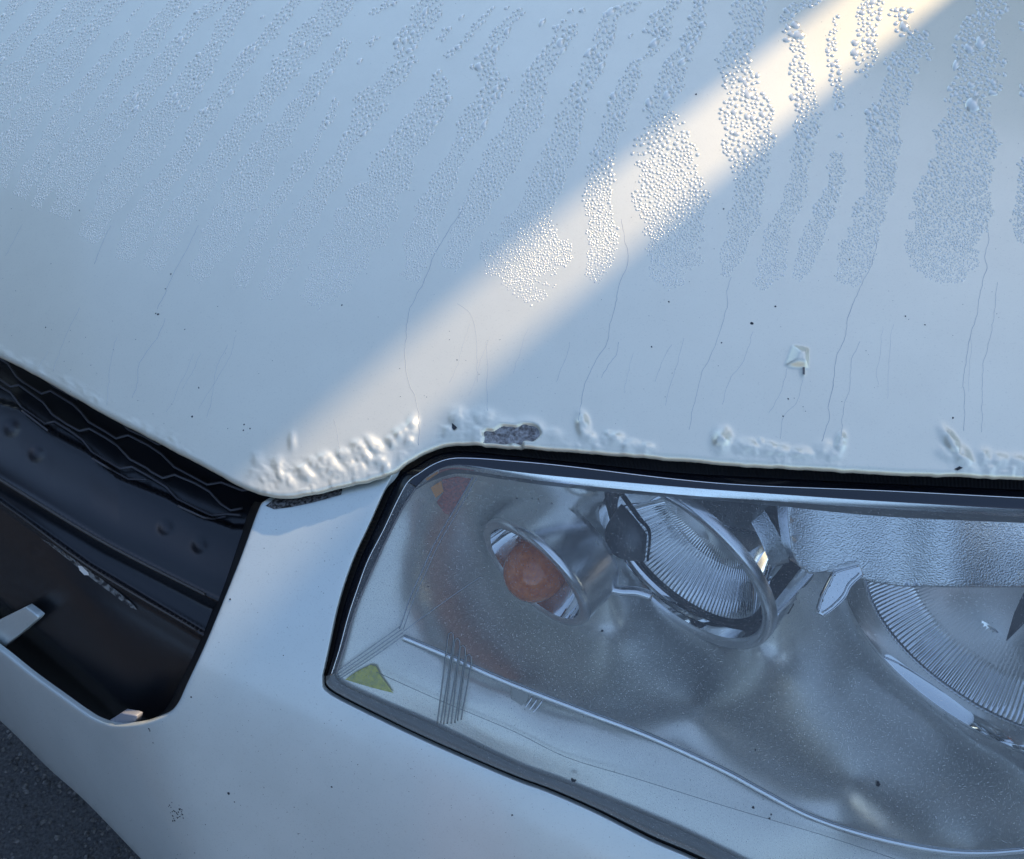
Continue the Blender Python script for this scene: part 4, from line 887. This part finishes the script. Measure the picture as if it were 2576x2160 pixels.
def small_drops():
    sel = np.arange(NBIG, len(DR)); Vs = []; Qs = []; Ts = []; off = 0
    protos = [dome(7, 200+s) for s in range(24)]
    for i in sel:
        V, Q, T_ = protos[i % 24]; r = DR[i, 2]*px2m[i]; e = 1.0+0.7*rng.random()**2; h = r*DR[i, 5]*1.5
        W = Pd[i]+V[:, :1]*ax[i]*r*e+V[:, 1:2]*ay[i]*r+V[:, 2:]*nd[i]*h
        Vs.append(W); Qs.append(Q+off); Ts.append(T_+off); off += len(V)
    o = np_mesh('water_beads', np.concatenate(Vs), np.concatenate(Ts), np.concatenate(Qs), M_drop)
    tag(o, 'countless fine water beads in streaky bands across the white hood', 'water beads', None, 'stuff')
small_drops()
print('drops', len(DR))

# ------------------------------------------------------------------ unseen things round the car, some added for the light
# the slit of sunlight: where its two edges lie on the hood
ue = [(859, 1012), (950, 910), (1100, 770), (1267, 633), (1500, 438), (1767, 233), (1976, 77), (2076, 20)]
le = [(1233, 933), (1367, 833), (1500, 717), (1633, 587), (1833, 450), (1976, 333), (2109, 207), (2309, 47)]
pu = np.array([P(np.array(x), np.array(y), Dh(x, y)) for x, y in np.array(ue, float)]); pl = np.array([P(np.array(x), np.array(y), Dh(x, y)) for x, y in np.array(le, float)])
print('edge dirs', [(q[-1]-q[0])[:2]/np.linalg.norm((q[-1]-q[0])[:2]) for q in (pu, pl)])
perp = np.array([-SUN_AZ[1], SUN_AZ[0]])
gu, gl_ = pu[:, :2]@perp, pl[:, :2]@perp
print('perp', gu, gl_, 'hood z', pu[:, 2], 'depth rng')
SL_U, SL_L = float(np.mean(gu)), float(np.mean(gl_))
FD = 1.75                                    # distance of the added fence from the world origin along the sun's direction
M_added_fence = pbr('added_fence_white', (0.74, 0.73, 0.70), 0.6, var=(14, (0.60, 0.59, 0.56), 0.35, 0.65), bmp=(60, 0.4, 0.003))  # pale so the added fence brightens the rear of the hood
def box(c, sx, sy, sz, ux, uy):
    V = []; 
    for a in (-1, 1):
        for b_ in (-1, 1):
            for cc in (-1, 1): V.append((c[0]+ux[0]*a*sx/2+uy[0]*b_*sy/2, c[1]+ux[1]*a*sx/2+uy[1]*b_*sy/2, c[2]+cc*sz/2))
    F = [(0, 1, 3, 2), (4, 6, 7, 5), (0, 4, 5, 1), (2, 3, 7, 6), (0, 2, 6, 4), (1, 5, 7, 3)]
    return V, F
FH = 2.8
def fence(name, label, s0, sgn, nb):  # unseen boards added so that their gap shapes the sunlit band
    base = SUN_AZ*FD+perp*s0
    e = bpy.data.objects.new(name, None); COL.objects.link(e); e.location = (base[0], base[1], 0)
    tag(e, label, 'added fence')
    bw = 0.16; th = 0.022; first = None
    for k in range(nb):
        c = perp*(sgn*(bw/2+k*bw))+SUN_AZ*(0.004*(k % 2))
        if first is None:
            V, F = box((0, 0, FH/2), bw+0.006, th, FH, perp, SUN_AZ); first = mesh_obj('added_board', V, F, M_added_fence, e, False); o = first
        else:
            o = first.copy(); COL.objects.link(o); o.parent = e
        o.location = (c[0], c[1], 0.0)
    for z in (0.35, 1.4, 2.4):
        V, F = box((perp[0]*sgn*nb*bw/2+SUN_AZ[0]*0.045, perp[1]*sgn*nb*bw/2+SUN_AZ[1]*0.045, z), nb*bw-0.08, 0.05, 0.09, perp, SUN_AZ); mesh_obj('added_fence_rail', V, F, M_added_fence, e, False)
    return e
hi, lo_ = max(SL_U, SL_L), min(SL_U, SL_L)
fence('added_slit_fence', 'unseen white boarded fence added behind the car to shade it, left of its sunlit gap', hi, 1, 7)
fence('added_slit_fence', 'unseen white boarded fence added behind the car to shade it, right of its sunlit gap', lo_, -1, 7)

# for chrome and paint to mirror: added box and walls, brick pillar, lime shrub
M_leaf = pbr('hedge_leaf', (0.035, 0.065, 0.022), 0.6); M_lime = pbr('lime_leaf', (0.22, 0.32, 0.03), 0.55)
M_wall = pbr('pale_render', (0.42, 0.41, 0.39), 0.8, bmp=(40, 0.3, 0.004)); M_brick = pbr('orange_brick', (0.36, 0.15, 0.075), 0.8, var=(18, (0.24, 0.09, 0.05), 0.4, 0.6))
M_bark = pbr('bark', (0.08, 0.06, 0.045), 0.9)
F2, L2 = Fd[:2], Ld[:2]
def leaves(name, pts, size, mat, parent):
    n = len(pts); d = rng.normal(size=(n, 3)); d /= np.linalg.norm(d, axis=1, keepdims=True); e = np.cross(d, rng.normal(size=(n, 3))); e /= np.linalg.norm(e, axis=1, keepdims=True)
    s_ = (size*rng.uniform(0.6, 1.3, n))[:, None]; V = np.stack([pts-d*s_, pts+e*s_*0.45, pts+d*s_, pts-e*s_*0.45], 1).reshape(-1, 3)
    return np_mesh(name, V, np.zeros((0, 3), int), np.arange(4*n).reshape(n, 4), mat, parent)
YW = np.array([0.10, 1.0]); XW = np.array([1.0, -0.10])
M_shade_box = pbr('shade_box_dark_blue', (0.040, 0.075, 0.140), 0.7, var=(6, (0.030, 0.055, 0.105), 0.3, 0.7)); M_shade_box_top = pbr('shade_box_top_grey', (0.05, 0.05, 0.052), 0.9)
hd = bpy.data.objects.new('added_shade_box', None); COL.objects.link(hd); hd.location = (-3.6, -0.5, 0)  # unseen block added to darken and blue the hood's left side
tag(hd, 'unseen dark blue box added left of the car to darken its paint', 'added_shade_box')
V, F = box((XW[0]*-0.1, 0, 1.5), 4.4, 1.6, 3.0, YW/np.linalg.norm(YW), XW/np.linalg.norm(XW)); mesh_obj('shade_box_wall', V, F, M_shade_box, hd, False)
first = None
for k in range(14):
    V, F = box((0, 0, 0), 4.42, 0.03, 0.20, YW/np.linalg.norm(YW), XW/np.linalg.norm(XW))
    if first is None: first = mesh_obj('added_board', V, F, M_shade_box, hd, False); o = first
    else: o = first.copy(); COL.objects.link(o); o.parent = hd
    o.location = (XW[0]*0.715, XW[1]*0.715, 0.12+k*0.212)
V, F = box((0, 0, 3.05), 4.7, 2.0, 0.10, YW/np.linalg.norm(YW), XW/np.linalg.norm(XW)); mesh_obj('shade_box_top', V, F, M_shade_box_top, hd, False)
M_dark = pbr('added_wall_dark', (0.085, 0.09, 0.09), 0.85, bmp=(40, 0.3, 0.004))
fh = bpy.data.objects.new('added_wall', None); COL.objects.link(fh); c = F2*4.4-L2*0.3; fh.location = (c[0], c[1], 0)  # unseen wall added to darken what bumper and lens mirror
tag(fh, 'unseen dark grey wall added in front of the car to darken the bumper', 'wall')
V, F = box((0, 0, 0.8), 6.0, 0.2, 1.6, L2, F2); mesh_obj('wall', V, F, M_dark, fh, False)  # body of the added dark wall
V, F = box((0, 0, 1.63), 6.1, 0.28, 0.06, L2, F2); mesh_obj('added_wall_coping', V, F, M_dark, fh, False)
M_white = pbr('added_wall_white', (0.76, 0.75, 0.72), 0.8, bmp=(40, 0.3, 0.004))
ww_ = bpy.data.objects.new('added_wall', None); COL.objects.link(ww_); c = F2*3.4+L2*2.9; ww_.location = (c[0], c[1], 0)  # unseen wall added to give the chrome bright white shapes
tag(ww_, 'unseen white wall added for the chrome to mirror, beside the orange brick pillar', 'wall')
V, F = box((0, 0, 0.7), 2.0, 0.18, 1.4, L2, F2); mesh_obj('wall', V, F, M_white, ww_, False)  # body of the added white wall
V, F = box((0, 0, 1.43), 2.1, 0.26, 0.06, L2, F2); mesh_obj('added_wall_coping', V, F, M_white, ww_, False)
gp_ = bpy.data.objects.new('gate_pillar', None); COL.objects.link(gp_); c = F2*3.4+L2*1.22; gp_.location = (c[0], c[1], 0)
tag(gp_, 'orange brick gate pillar with a pale cap, in front of the car', 'pillar')
V, F = box((0, 0, 0.8), 0.42, 0.42, 1.6, L2, F2); mesh_obj('shaft', V, F, M_brick, gp_, False)
V, F = box((0, 0, 1.64), 0.54, 0.54, 0.08, L2, F2); mesh_obj('cap', V, F, M_wall, gp_, False)
sh = bpy.data.objects.new('shrub', None); COL.objects.link(sh); c = F2*2.1+L2*2.3; sh.location = (c[0], c[1], 0)
tag(sh, 'lime green rounded shrub in front of the headlight', 'shrub')
m = 5000; d = rng.normal(size=(m, 3)); d /= np.linalg.norm(d, axis=1, keepdims=True); r_ = rng.uniform(0.5, 1.0, m)**0.5*(1+0.15*np.sin(d[:, 0]*7)*np.cos(d[:, 2]*6))
leaves('crown', d*r_[:, None]*np.array([0.5, 0.5, 0.6])+np.array([0, 0, 0.72]), 0.045, M_lime, sh)
tube('trunk', [(0, 0, 0), (0.02, 0.01, 0.3), (0, 0, 0.7)], [0.03, 0.025, 0.015], M_bark, sh)
